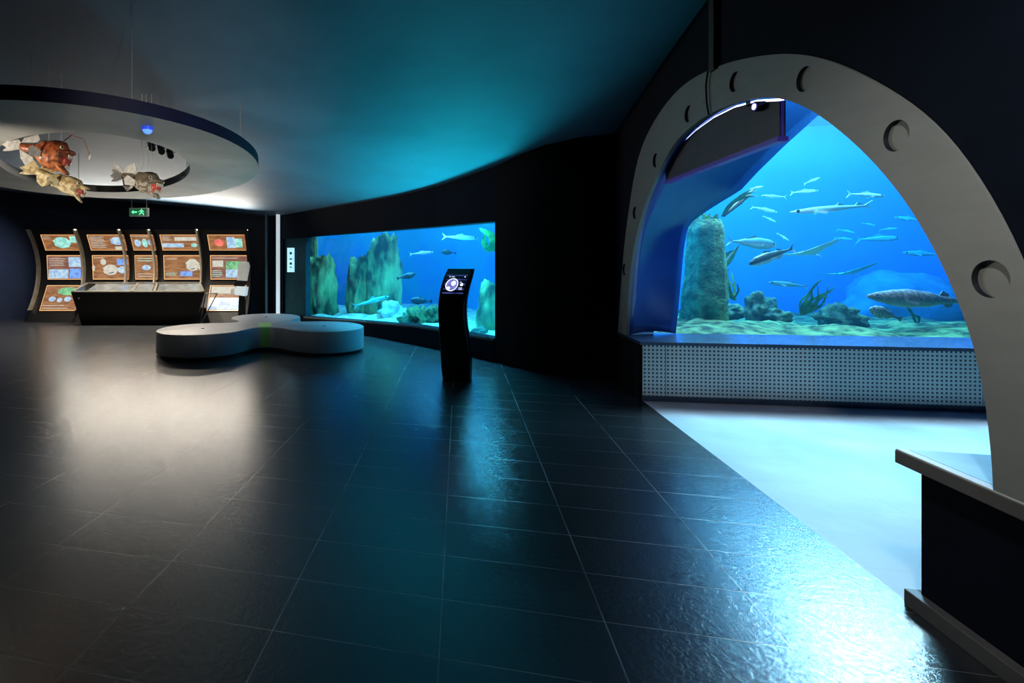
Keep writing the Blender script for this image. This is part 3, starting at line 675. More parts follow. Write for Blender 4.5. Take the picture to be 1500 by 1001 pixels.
# ------------------------------------------------------------------ fish kit (nose at +x, length 1, own frame)
def fish_proto(kind, skin, prof, wf=.55, bend=0.0, tail=.16, tailw=.10, fork=True, dorsal=((.35, .6, .06),), label='', cat='fish', open_mouth=False, eyes=.022, finm=None, eyex=.09):
    root = thing(kind, label, cat); finm = finm or skin
    b = MB(); rings = []; n = 16; N = 30
    def rad(t):
        for i in range(len(prof) - 1):
            if prof[i][0] <= t <= prof[i + 1][0]:
                k = (t - prof[i][0]) / (prof[i + 1][0] - prof[i][0]); k = k * k * (3 - 2 * k); return prof[i][1] + (prof[i + 1][1] - prof[i][1]) * k
        return prof[-1][1]
    def cx(t): return Vector((.5 - t, bend * math.sin((t - .2) * 3.1) * (t > .2), 0))
    L = 1 - tail * .75
    for i in range(N + 1):
        t = i / N * L; r_ = max(.002, rad(t / L)); c = cx(t)
        rings.append([c + Vector((0, math.cos(a) * r_ * wf, math.sin(a) * r_)) for a in [2 * math.pi * k / n for k in range(n)]])
    b.loft(rings); body = b.build('body', skin, root, smooth=60)
    e = cx(L); e2 = cx(1)
    b = MB(); y = e.y; y2 = e2.y
    if fork: o = [(e.x + .01, .012), (e2.x + .0, tailw), (e2.x + .05, tailw * .35), (e2.x + .07, 0), (e2.x + .05, -tailw * .35), (e2.x, -tailw), (e.x + .01, -.012)]
    else: o = [(e.x + .01, .02), (e2.x + .03, tailw), (e2.x, tailw * .5), (e2.x, -tailw * .5), (e2.x + .03, -tailw), (e.x + .01, -.02)]
    b.poly(o, lambda a, c, t: (a, y + t + (y2 - y) * min(1, max(0, (e.x - a) / (e.x - e2.x))), c), -.004, .004)
    b.build('tail_fin', finm, root, smooth=0)
    for (t0, t1, h) in dorsal:
        r0, r1 = rad(t0 / L), rad(t1 / L); b = MB(); sg = 1 if h > 0 else -1
        o = [(.5 - t0, sg * r0 * .8), (.5 - (t0 * .6 + t1 * .4), sg * (r0) * .9 + h), (.5 - t1, sg * r1 + h * .45), (.5 - t1, sg * r1 * .7)]
        b.poly(o, lambda a, c, t: (a, cx(.5 - a).y + t, c), -.003, .003); b.build('dorsal_fin' if sg > 0 else 'anal_fin', finm, root, smooth=0)
    for s in (-1, 1):
        tt = .27; r0 = rad(tt / L) * wf; b = MB()
        o = [(0, 0), (-.10, -.035), (-.12, -.01), (-.03, .02)]
        b.poly(o, lambda a, c, t: (.5 - tt + a, s * (r0 * .9 - a * .5) + t, c - .02), -.002, .002); b.build('pectoral_fin', finm, root, smooth=0)
        if eyes:
            b = MB(); re = rad(eyex / L); b.ball((.5 - eyex, s * re * wf * .85, re * .35), (eyes, eyes * .5, eyes), 0, 12, 8); b.build('eye', MT['eye'], root)
    kids(root); return root
def place_fish(root, u, v, d, len_px, tilt=0, head='right', yaw=0, label=None, group=None, roll=0):
    sc = len_px * d / FPX; q = at(u, v, d)
    # own +x along the picture's left or right, turned by yaw about the vertical and tilted nose up
    base = YAW + (0 if head == 'right' else math.pi)
    root.matrix_world = Matrix.Translation(q) @ Matrix.Rotation(base + R(yaw), 4, 'Z') @ Matrix.Rotation(-R(tilt), 4, 'Y') @ Matrix.Rotation(R(roll), 4, 'X') @ Matrix.Scale(sc, 4)
    if label: root['label'] = label
    if group: root['group'] = group
    return root
slim = [(0, .008), (.06, .030), (.2, .055), (.45, .064), (.75, .040), (.93, .018), (1, .014)]
barra = [(0, .005), (.05, .014), (.15, .026), (.35, .038), (.6, .036), (.85, .018), (1, .012)]
deep = [(0, .02), (.06, .08), (.2, .15), (.4, .18), (.65, .13), (.88, .04), (1, .03)]
mid = [(0, .012), (.06, .055), (.2, .10), (.42, .115), (.7, .075), (.92, .025), (1, .018)]
stur = [(0, .010), (.05, .030), (.13, .052), (.3, .080), (.42, .090), (.6, .078), (.8, .042), (1, .022)]
used = set()
def F(proto, *a, **k):
    r_ = proto if proto.name not in used else copy_tree(proto)
    used.add(proto.name); return place_fish(r_, *a, **k)
silver = fish_proto('silver_fish', FS['silver'], slim, label='x')
pale = fish_proto('pale_fish', FS['pale'], slim, label='x')
GF = 'small silver fish in the big tank'
F(silver, 1189, 265, 8.0, 26, 22, 'right', label='tiny silver fish angled upward, uppermost of the school', group=GF)
F(silver, 1134, 288, 6.9, 38, 3, 'left', label='silver fish with dark back just above the brown kelp frond tip', group=GF)
F(silver, 1178, 281, 7.6, 42, 4, 'right', label='silver fish below the uppermost tiny fish', group=GF)
F(pale, 1268, 286, 7.0, 56, -4, 'right', label='bright pale fish swimming alone near the arch at upper right of the tank', group='pale fish in the big tank')
F(silver, 1119, 307, 7.2, 40, -12, 'right', label='silver fish left of the long barracuda nose, pointing slightly down', group=GF)
F(silver, 1127, 321, 7.6, 22, -25, 'right', label='tiny silver fish diving below the barracuda nose', group=GF)
F(silver, 1147, 347, 7.4, 22, -32, 'right', label='tiny silver fish diving above the black and white fish', group=GF)
F(silver, 1108, 275, 6.6, 20, 10, 'right', label='small silver fish half behind the kelp frond at the shell edge', group=GF)
bar = fish_proto('barracuda', FS['silver'], barra, tail=.12, tailw=.06, dorsal=((.55, .65, .03), (.78, .88, .035)), label='long slim silver barracuda crossing the upper tank')
F(bar, 1218, 306, 6.6, 122, -5, 'left')
gr = fish_proto('grey_fish', FS['grey'], mid, label='large grey green fish swimming right above the black and white fish')
F(gr, 1101, 356, 6.9, 74, -5, 'right')
bw_ = fish_proto('striped_fish', FS['dark'], mid, dorsal=((.3, .5, .05), (.6, .72, .04), (.55, .7, -.05)), label='black fish with white flank diving to the left of the white ray')
F(bw_, 1131, 375, 6.3, 72, -20, 'left')
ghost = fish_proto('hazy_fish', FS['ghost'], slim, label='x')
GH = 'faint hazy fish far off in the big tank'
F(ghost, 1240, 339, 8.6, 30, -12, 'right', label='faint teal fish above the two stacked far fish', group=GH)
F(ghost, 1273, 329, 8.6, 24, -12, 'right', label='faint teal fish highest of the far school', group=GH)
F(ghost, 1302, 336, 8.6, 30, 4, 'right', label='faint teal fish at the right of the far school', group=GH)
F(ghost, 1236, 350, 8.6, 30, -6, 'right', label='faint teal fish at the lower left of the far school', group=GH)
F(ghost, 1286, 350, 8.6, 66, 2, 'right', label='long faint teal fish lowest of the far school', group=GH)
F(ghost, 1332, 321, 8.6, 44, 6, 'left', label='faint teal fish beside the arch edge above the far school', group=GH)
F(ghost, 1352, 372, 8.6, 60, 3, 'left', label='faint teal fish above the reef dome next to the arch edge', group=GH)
gm = fish_proto('teal_fish', FS['grey'], slim, bend=.05, dorsal=((.3, .45, .05), (.5, .7, .04)), label='slender teal fish hovering left of the green kelp clump')
F(gm, 1154, 417, 7.6, 58, 6, 'left')
st = fish_proto('sturgeon', FS['brown'], stur, wf=.8, bend=.03, tail=.16, tailw=.08, dorsal=((.66, .76, .05), (.70, .80, -.04)), label='big pinkish brown sturgeon cruising left near the arch edge', eyes=.010, eyex=.07)
F(st, 1345, 438, 6.2, 150, 3, 'left')
go = fish_proto('grouper', FS['spot'], deep, dorsal=((.25, .75, .05),), tail=.18, tailw=.09, fork=False, label='small spotted pinkish grouper under the brown sturgeon')
F(go, 1297, 460, 6.3, 50, 18, 'left')
def ray_fish(label, u, v, d, len_px, skin, tilt, head, roll):
    root = thing('ray', label, 'ray'); b = MB()
    N = 14; top = []
    for i in range(N + 1):
        t = i / N; row = []
        half = .55 * (math.sin(math.pi * min(1, t * 1.05)) ** 1.3) + .01
        for j in range(-8, 9):
            s = j / 8; y = s * half; x = .32 - t * .62 - abs(s) * .06
            z = .05 * (1 - abs(s) ** 1.5) * math.sin(math.pi * t) + .26 * abs(s) ** 1.6 * half
            row.append((x, y, z))
        low = [(p[0], p[1], p[2] - .045 * (1 - abs(j / 8) ** 2) * math.sin(math.pi * t) - .004) for j, p in zip(range(-8, 9), row)]
        top.append(row + low[::-1])
    b.loft(top); b.build('body', skin, root, smooth=60)
    b = MB(); b.tube([(-.27, 0, .01), (-.45, .01, .0), (-.62, .0, -.02)], [.018, .010, .004], 0, 8); b.build('tail', skin, root)
    for s in (-1, 1):
        b = MB(); b.ball((.24, s * .07, .03), (.018, .012, .014), 0, 10, 6); b.build('eye', MT['eye'], root)
    kids(root); return place_fish(root, u, v, d, len_px, tilt, head, yaw=25, roll=roll)
ray_fish('white ray gliding with raised wing beside the black and white fish', 1182, 372, 6.9, 70, FS['ray'], 4, 'left', 16)
ray_fish('teal ray with a peaked wing gliding above the reef dome', 1240, 402, 8.2, 64, FS['rayteal'], 2, 'left', 14)

# ------------------------------------------------------------------ long tank contents
RG = 'rocks in the long tank'
pix_rock('rock_column', 'tall green algae covered rock at the left end of the long tank', 446, 494, 376, 485, 11.5, MT['rock'], .8, seed=21, rough=.30, freq=2.2, group=RG, flat=.6, strata=1)
pix_rock('rock_column', 'thin pale green rock spire behind the left rock', 450, 466, 330, 470, 12.0, MT['rock'], .8, seed=22, rough=.25, freq=2.5, group=RG, flat=.6, strata=1)
pix_rock('rock_column', 'high dark split rock tower in the middle of the long tank', 536, 588, 350, 492, 10.8, MT['rock'], .6, seed=27, rough=.34, freq=2.0, group=RG, flat=.55, strata=1)
pix_rock('rock_column', 'wide shadowed rock shoulder left of the split rock tower', 508, 560, 378, 490, 11.1, MT['rock'], .6, seed=29, rough=.32, freq=2.0, group=RG, flat=.6, strata=1)
pix_rock('rock_mound', 'bright pale mound at the foot of the rock tower', 552, 596, 444, 486, 10.0, MT['sand'], .8, seed=31, rough=.4, group=RG)
pix_rock('coral_head', 'dark green frilly coral head just left of the black kiosk', 589, 645, 453, 492, 8.9, MT['coral'], .8, seed=33, rough=.7, freq=3.2, cat='coral')
pix_rock('rock_slope', 'slanted green rock rising at the right end of the long tank', 699, 740, 412, 515, 8.0, MT['rock'], .9, seed=36, rough=.3, freq=1.5, group=RG)
pix_rock('boulder', 'small dark rock at the bottom right corner of the long tank', 690, 716, 479, 503, 7.6, MT['rockb'], .8, seed=38, group=RG)
kelp('dark leafy weed hanging at the top right of the long tank', [(722, 368), (703, 333), (712, 340), (718, 346), (708, 350), (722, 352)], 7.6, 9, group='weed in the long tank', wid=.10)
GL = 'fish in the long tank'
F(pale, 674, 348, 8.2, 54, -3, 'right', label='long bright white fish near the top of the long tank', group=GL)
F(pale, 617, 371, 9.5, 36, 5, 'right', label='smaller white fish right of the rock tower', group=GL)
blk = fish_proto('dark_fish', FS['black'], deep, fork=False, dorsal=((.25, .7, .05),), label='x')
F(blk, 657, 370, 8.8, 22, 5, 'left', label='dark fish directly above the kiosk screen', group=GL)
F(blk, 595, 405, 9.2, 28, 14, 'right', label='dark fish beside the rock tower above the coral', group=GL)
F(blk, 617, 441, 9.1, 32, 3, 'left', label='dark fish resting just above the coral head', group=GL)
sh_ = fish_proto('small_shark', FS['rayteal'], slim, dorsal=((.35, .5, .07), (.7, .76, .03)), label='pale teal small shark gliding in front of the rock tower')
F(sh_, 543, 442, 9.8, 56, 16, 'right')

# ------------------------------------------------------------------ water bodies
def watermat(name, ab, ad, sc_, sd):
    m = bpy.data.materials.new(name); t, n, l = nt(m); n.remove(n['Principled BSDF'])
    a = n.new('ShaderNodeVolumeAbsorption'); a.inputs[0].default_value = (*ab, 1); a.inputs[1].default_value = ad
    c = n.new('ShaderNodeVolumeScatter'); c.inputs[0].default_value = (*sc_, 1); c.inputs[1].default_value = sd; c.inputs['Anisotropy'].default_value = .3
    ad_ = n.new('ShaderNodeAddShader'); l.new(a.outputs[0], ad_.inputs[0]); l.new(c.outputs[0], ad_.inputs[1]); l.new(ad_.outputs[0], n['Material Output'].inputs['Volume'])
    return m
WM = watermat('tank_water', (.05, .58, .92), .26, (.15, .62, 1.0), .035)
b = MB(); b.poly([(2.34, 5.93), (6.0, 6.24), (12.35, 6.7), (12.3, 10.4), (10.5, 12.5), (7.6, 13.2), (4.6, 12.5), (2.95, 10.7), (2.36, 8.4)], lambda a, c, t: (a, c, t), .1, 3.45)
struct(b.build('water', WM, smooth=0), 'clear blue water filling the big tank')
b = MB(); b.poly([(.66, 7.12), (-1.62, 9.12), (-3.2, 10.5), (-4.2, 11.2), (-5.1, 12.3), (-4.5, 13.6), (-2.5, 13.8), (-.3, 12.85), (1.2, 11.5), (1.6, 9.5), (1.2, 7.6)], lambda a, c, t: (a, c, t), .0, 3.0)
struct(b.build('water', WM, smooth=0), 'clear blue water filling the long tank')

# ------------------------------------------------------------------ label sign on the teal panel
q = at(426, 381, 11.02)
sg = thing('species_sign', 'narrow backlit pale blue sign on the teal panel', 'sign', q)
b = MB(); b.box(q, (.16, .02, .54), 0, (rv, fv, uv_)); b.build('sign_face', emitmat('sign_glow', (.45, .85, 1.0), 1.1, (.38, .75, .95), 3), sg, smooth=0)
b = MB()
for dz, s in ((.15, .05), (.02, .03), (-.08, .05), (-.16, .02)): b.box(q - fv * .0125 + uv_ * dz, (.05, .006, s), 0, (rv, fv, uv_))
b.build('pictogram', MT['teal'], sg, smooth=0)

# ------------------------------------------------------------------ trefoil bench
cL, cR, cF, cC = at(297, PV, 7.33), at(475, PV, 7.62), at(390, PV, 8.85), at(388, PV, 7.98)
BH = .355
bn = thing('trefoil_bench', 'low three-lobed grey bench with a green centre strip on the slate floor', 'bench', (cC.x, cC.y, 0))
import cmath
def sdf(p):
    ds = []
    for c, r_ in ((cL, .64), (cR, .60), (cF, .60)):
        ds.append(math.hypot(p[0] - c.x, p[1] - c.y) - r_)
        a = Vector((cC.x, cC.y)); e = Vector((c.x, c.y)) - a; q = Vector(p) - a; t = max(0, min(1, q.dot(e) / e.dot(e))); ds.append((q - e * t).length - .33)
    k = .10; return -k * math.log(sum(math.exp(-d / k) for d in ds))
outline = []
for i in range(220):
    a = 2 * math.pi * i / 220; d = Vector((math.cos(a), math.sin(a))); lo, hi = 0, 3.0
    # march outward to last inside point
    s = 0; last = 0
    while s < 2.6:
        if sdf((cC.x + d.x * s, cC.y + d.y * s)) < 0: last = s
        s += .02
    lo, hi = last, last + .02
    for _ in range(12):
        mm = (lo + hi) / 2
        if sdf((cC.x + d.x * mm, cC.y + d.y * mm)) < 0: lo = mm
        else: hi = mm
    outline.append((cC.x + d.x * lo, cC.y + d.y * lo, d, lo))
b = MB(); rings = []
for z, ins in ((.045, .0), (.05, -.0), (BH - .02, 0), (BH - .006, .006), (BH, .02)):
    rings.append([(x - d.x * ins, y - d.y * ins, z) for x, y, d, l_ in outline])
b.loft(rings); b.build('seat', MT['bench'], bn)
b = MB(); b.loft([[(x - d.x * .06, y - d.y * .06, z) for x, y, d, l_ in outline] for z in (0, .047)]); b.build('plinth', MT['black'], bn)
b = MB(); # green strip running over the neck
gdv = (Vector((cF.x, cF.y)) - Vector((cC.x, cC.y))).normalized(); ga = math.atan2(-gdv.y, -gdv.x)
fr_i = min(range(220), key=lambda i: abs(((math.atan2(outline[i][2].y, outline[i][2].x) - ga + math.pi) % (2 * math.pi)) - math.pi))
fx, fy, fd, fl = outline[fr_i]; sd = Vector((-gdv.y, gdv.x, 0)); g3 = Vector((gdv.x, gdv.y, 0))
p0 = Vector((fx, fy, 0)) - g3 * .004; W_ = .10
prof = [(0, .06), (0, BH - .015), (.02, BH + .003), (.55, BH + .003), (.55, BH - .002), (.03, BH - .004), (.006, BH - .02), (.006, .06)]
b.loft([[p0 + g3 * (a - .003) + sd * s + uv_ * z for a, z in prof] for s in (-W_, W_)]); b.build('green_strip', MT['benchgreen'], bn, smooth=0)
for c in (cL, cR, cF):
    b = MB(); b.cyl((c.x, c.y, BH + .003), (0, 0, 1), .022, .01, 0, 20); b.build('seat_button', MT['button'], bn)

# ------------------------------------------------------------------ kiosk
kb = at(671, 560, 5.62); kx, ky = kb.x, kb.y
ks = thing('touchscreen_kiosk', 'tall curved black touchscreen kiosk standing before the long tank', 'kiosk', (kx, ky, 0))
prof_px = [(568, 648, 697, 5.60), (555, 646, 698, 5.60), (535, 645, 698, 5.60), (510, 643.5, 698, 5.58), (480, 642, 692, 5.55), (460, 641, 690, 5.53), (440, 641.5, 691, 5.52), (425, 643.5, 694, 5.54), (410, 648, 698, 5.60), (398, 653, 701.5, 5.68), (394, 656, 701, 5.72)]
fk = (-rv * .42 - fv * .9).normalized(); sk = Vector((-fk.y, fk.x, 0)) * -1     # front normal, and the axis across the front
b = MB(); rings = []; KR = []
for v, ul, ur, d in prof_px:
    z = EYE + (PV - v) / FPX * d; z = max(z, 0) if v < 565 else 0
    a = at(ul, PV, d); c = at(ur, PV, d); wd = (c - a).length; KR.append((z, a, c, d))
def kring(a, c, z, grow=0):
    # front left corner a, right silhouette c; a rounded box turned so its front faces fk
    ww = (c - a).dot(rv); w_ = ww * .80; dp = .17
    ctr = (a + c) / 2; ctr = Vector((ctr.x, ctr.y, 0)) + fv * .10
    out = []
    for (sx, sy) in ((-1, -1), (1, -1), (1, 1), (-1, 1)):
        for q in range(5):
            aa = math.atan2(sy, sx) + R(-45 + 22.5 * q); rc = .018
            out.append(ctr + sk_ * (sx * (w_ / 2 - rc) + math.cos(aa) * rc) + fb_ * (sy * (dp / 2 - rc) + math.sin(aa) * rc) + uv_ * z)
    return out
fb_ = -fk; sk_ = Vector((fb_.y, -fb_.x, 0))
def interp(z):
    for i in range(len(KR) - 1):
        if KR[i][0] <= z <= KR[i + 1][0]:
            t = (z - KR[i][0]) / (KR[i + 1][0] - KR[i][0]); return KR[i][1].lerp(KR[i + 1][1], t), KR[i][2].lerp(KR[i + 1][2], t)
    return KR[-1][1], KR[-1][2]
zt = KR[-1][0]; zs = [zt * i / 36 for i in range(37)]
AL = [interp(z) for z in zs]
for _ in range(4): AL = [AL[0]] + [((AL[i - 1][0] + AL[i][0] * 2 + AL[i + 1][0]) / 4, (AL[i - 1][1] + AL[i][1] * 2 + AL[i + 1][1]) / 4) for i in range(1, 36)] + [AL[-1]]
KRs = [kring(a, c, z) for (a, c), z in zip(AL, zs)]
b.loft(KRs); b.build('body', MT['kiosk'], ks)
def kfront(s, z, lift=.004):   # point on the front face: s in -1..1 across
    i = min(35, max(0, int(z / zt * 36))); t = z / zt * 36 - i
    def pt(ring): # corners: first group (-,-) middle index 2 ; second group (+,-)
        return ring[2] , ring[7]
    a0, c0_ = pt(KRs[i]); a1, c1_ = pt(KRs[i + 1]); a = a0.lerp(a1, t); c = c0_.lerp(c1_, t)
    m_ = (a + c) / 2; h = (c - a) / 2; return m_ + h * s - fb_ * lift
zs0, zs1 = EYE + (PV - 431) / FPX * 5.5, EYE + (PV - 403) / FPX * 5.6
scr = emitmat('kiosk_screen_glow', (.05, .08, .28), 1.0, (.02, .02, .12), 12)
b = MB(); b.loft([[kfront(s, zs0 + (zs1 - zs0) * k / 4, lf) for s, lf in ((-.80, .001), (-.80, .006), (.80, .006), (.80, .001))] for k in range(5)]); sc_ = b.build('screen', scr, ks, smooth=0)
def disc_on(c2, r0, r1, mi, b, lift):
    n = 28; H_ = (zs1 - zs0) / 2; zc = (zs0 + zs1) / 2; wp = (kfront(.8, zc) - kfront(-.8, zc)).length / 2
    rin, rout = [], []
    for k in range(n):
        a = 2 * math.pi * k / n
        for r_, lst in ((r0, rin), (r1, rout)):
            lst.append(kfront((c2[0] + math.cos(a) * r_ / wp * H_) * .8, zc + (c2[1] + math.sin(a) * r_) * H_, lift))
    b.loft([rin, rout], mi, caps=False)
gw = emitmat('screen_white', (.75, .8, 1.0), 1.6, (.6, .65, .95), 20); gp = emitmat('screen_violet', (.22, .22, .6), 1.2, (.12, .12, .4), 30)
b = MB(); disc_on((-.25, -.05), .001, .62, 1, b, .0075); disc_on((-.25, -.05), .58, .68, 0, b, .0085); disc_on((-.12, .10), .001, .26, 0, b, .009); disc_on((-.5, -.42), .001, .18, 0, b, .009); disc_on((.68, -.02), .001, .16, 0, b, .009)
for (s0, s1, z0_, z1_) in ((.45, .62, .2, .26), (.45, .8, -.4, -.34), (.5, .8, -.55, -.5), (-.72, -.62, .74, .84), (-.5, -.2, .76, .82), (.75, .85, .74, .84)):
    zc = (zs0 + zs1) / 2; H_ = (zs1 - zs0) / 2
    b.add([kfront(s * .8, zc + z_ * H_, .0085) for s, z_ in ((s0, z0_), (s1, z0_), (s1, z1_), (s0, z1_))], [(0, 1, 2, 3)], 0)
b.build('screen_graphic', [gw, gp], sc_, smooth=0)

# ------------------------------------------------------------------ ceiling disc (oval ring with a hole)
def ellipse_fit(px, z):
    P = []
    for u, v in px:
        d = fv + rv * ((u - PU) / FPX) + uv_ * ((PV - v) / FPX); t = (z - EYE) / d.z; q = CAM + d * t; P.append((q.x, q.y))
    P = np.array(P); m0 = P.mean(0); Q = P - m0; A = np.c_[Q[:, 0] ** 2, Q[:, 0] * Q[:, 1], Q[:, 1] ** 2, Q[:, 0], Q[:, 1]]
    s = np.linalg.lstsq(A, np.ones(len(Q)), rcond=None)[0]; M2 = np.array([[s[0], s[1] / 2], [s[1] / 2, s[2]]]); c = -np.linalg.solve(2 * M2, s[3:])
    k = 1 + c @ M2 @ c; ev, evec = np.linalg.eigh(M2 / k); return m0 + c, 1 / np.sqrt(ev), evec
DZ = 2.35
Oe = ellipse_fit([(0, 148), (107, 155), (213, 168), (293, 187), (347, 213), (376, 240), (373, 256), (333, 277), (267, 289), (187, 292), (107, 285), (0, 275)], DZ)
Ie = ellipse_fit([(53, 196), (120, 195), (187, 201), (240, 217), (277, 240), (280, 253), (253, 269), (187, 281), (120, 280), (53, 267)], DZ)
def epts(E, n=120, g_=0, z=0):
    c, r_, ev = E; return [Vector((*(c + ev @ (np.array([math.cos(a) * (r_[0] + g_), math.sin(a) * (r_[1] + g_)]))), z)) for a in [2 * math.pi * k / n for k in range(n)]]
Opts = epts(Oe); start = Opts[0]; ip = epts(Ie)
# align the start angle by direction from outer centre
oc2 = Vector((*Oe[0], 0))
def by_angle(E, n=120):
    raw = epts(E, 1440); c = Vector((*E[0], 0)); out = []
    angs = [math.atan2((p - c).y, (p - c).x) for p in raw]
    for k in range(n):
        a = 2 * math.pi * k / n - math.pi; i = min(range(1440), key=lambda j: abs(((angs[j] - a + math.pi) % (2 * math.pi)) - math.pi)); out.append(raw[i])
    return out
Ob, Ib = by_angle(Oe), by_angle(Ie)
print('DISC', Oe[0], Oe[1], Ie[0], Ie[1])
dt = thing('ceiling_ring', 'large oval ring panel hanging below the ceiling over the hanging fish', 'ceiling panel', (Oe[0][0], Oe[0][1], DZ))
TH = .095
b = MB()
b.loft([[p + uv_ * DZ for p in Ib], [p + uv_ * DZ for p in Ob]], 0, caps=False)
b.loft([[p + uv_ * (DZ + TH) for p in Ob], [p + uv_ * (DZ + TH) for p in Ib]], 0, caps=False)
b.build('panel', MT['disc'], dt)
b = MB(); b.loft([[p + uv_ * DZ for p in Ob], [p + uv_ * (DZ + TH) for p in Ob]], 0, caps=False); b.build('outer_rim', MT['discrim'], dt)
b = MB(); b.loft([[p + uv_ * DZ for p in Ib], [p + uv_ * (DZ + TH) for p in Ib]], 0, caps=False); b.build('inner_rim', MT['black'], dt)
def up_from(u, v, d, z1, off=0):
    p = at(u, v, d); return Vector((p.x + off, p.y, p.z)), Vector((p.x + off, p.y, z1))
for k in range(0, 120, 15):
    p = Ob[k].lerp(Ib[k], .25); b = MB(); b.tube([p + uv_ * (DZ + TH - .005), Vector((p.x, p.y, ceil_z(p.x, p.y) + .01))], .004, 0, 6); b.build('suspension_cable', MT['cable'], dt)

# blue detector dome under the ring
d_ = (DZ - EYE) * FPX / (PV - 186); q = at(216, 186, d_)
dd = thing('alarm_beacon', 'small blue domed alarm beacon under the ceiling ring', 'beacon', q)
b = MB(); b.cyl(q - uv_ * .012, (0, 0, 1), .040, .024, 0, 28); b.build('base', MT['bluedome'], dd)
b = MB(); b.ball(q - uv_ * .024, (.034, .034, .030), 0, 20, 12); b.build('lens', mat('beacon_lens', (.05, .15, .8), .15, emit=(.1, .25, 1.0), es=1.5), dd)
# spotlights in the hole
for k, (u, v, lab) in enumerate(((222, 214, 'leftmost'), (236, 219, 'middle'), (249, 225, 'rightmost'))):
    q = at(u, v, 5.2 + .05 * k); t = thing('track_spotlight', f'small black spotlight inside the ring opening, {lab} of three', 'spotlight', q, 'spotlights in the ring opening')
    zc = ceil_z(q.x, q.y)
    b = MB(); b.cyl(q, (.5, -.5, -.7), .034, .10, 0, 20); b.build('housing', MT['black'], t)
    b = MB(); b.tube([q + Vector((0, 0, .03)), Vector((q.x, q.y, zc + .005))], .005, 0, 6); b.build('stem', MT['cable'], t)
    b = MB(); b.tube([q + rv * -.07 + uv_ * -.03, q + rv * .07 + uv_ * .02], .005, 0, 6); b.build('bracket', MT['white'], t)

# ------------------------------------------------------------------ hanging model fish
def wires(root, pts):
    for (p) in pts:
        b = MB(); b.tube([p, Vector((p.x, p.y, ceil_z(p.x, p.y) + .005))], .0022, 0, 5); b.build('hanging_wire', MT['white'], root)
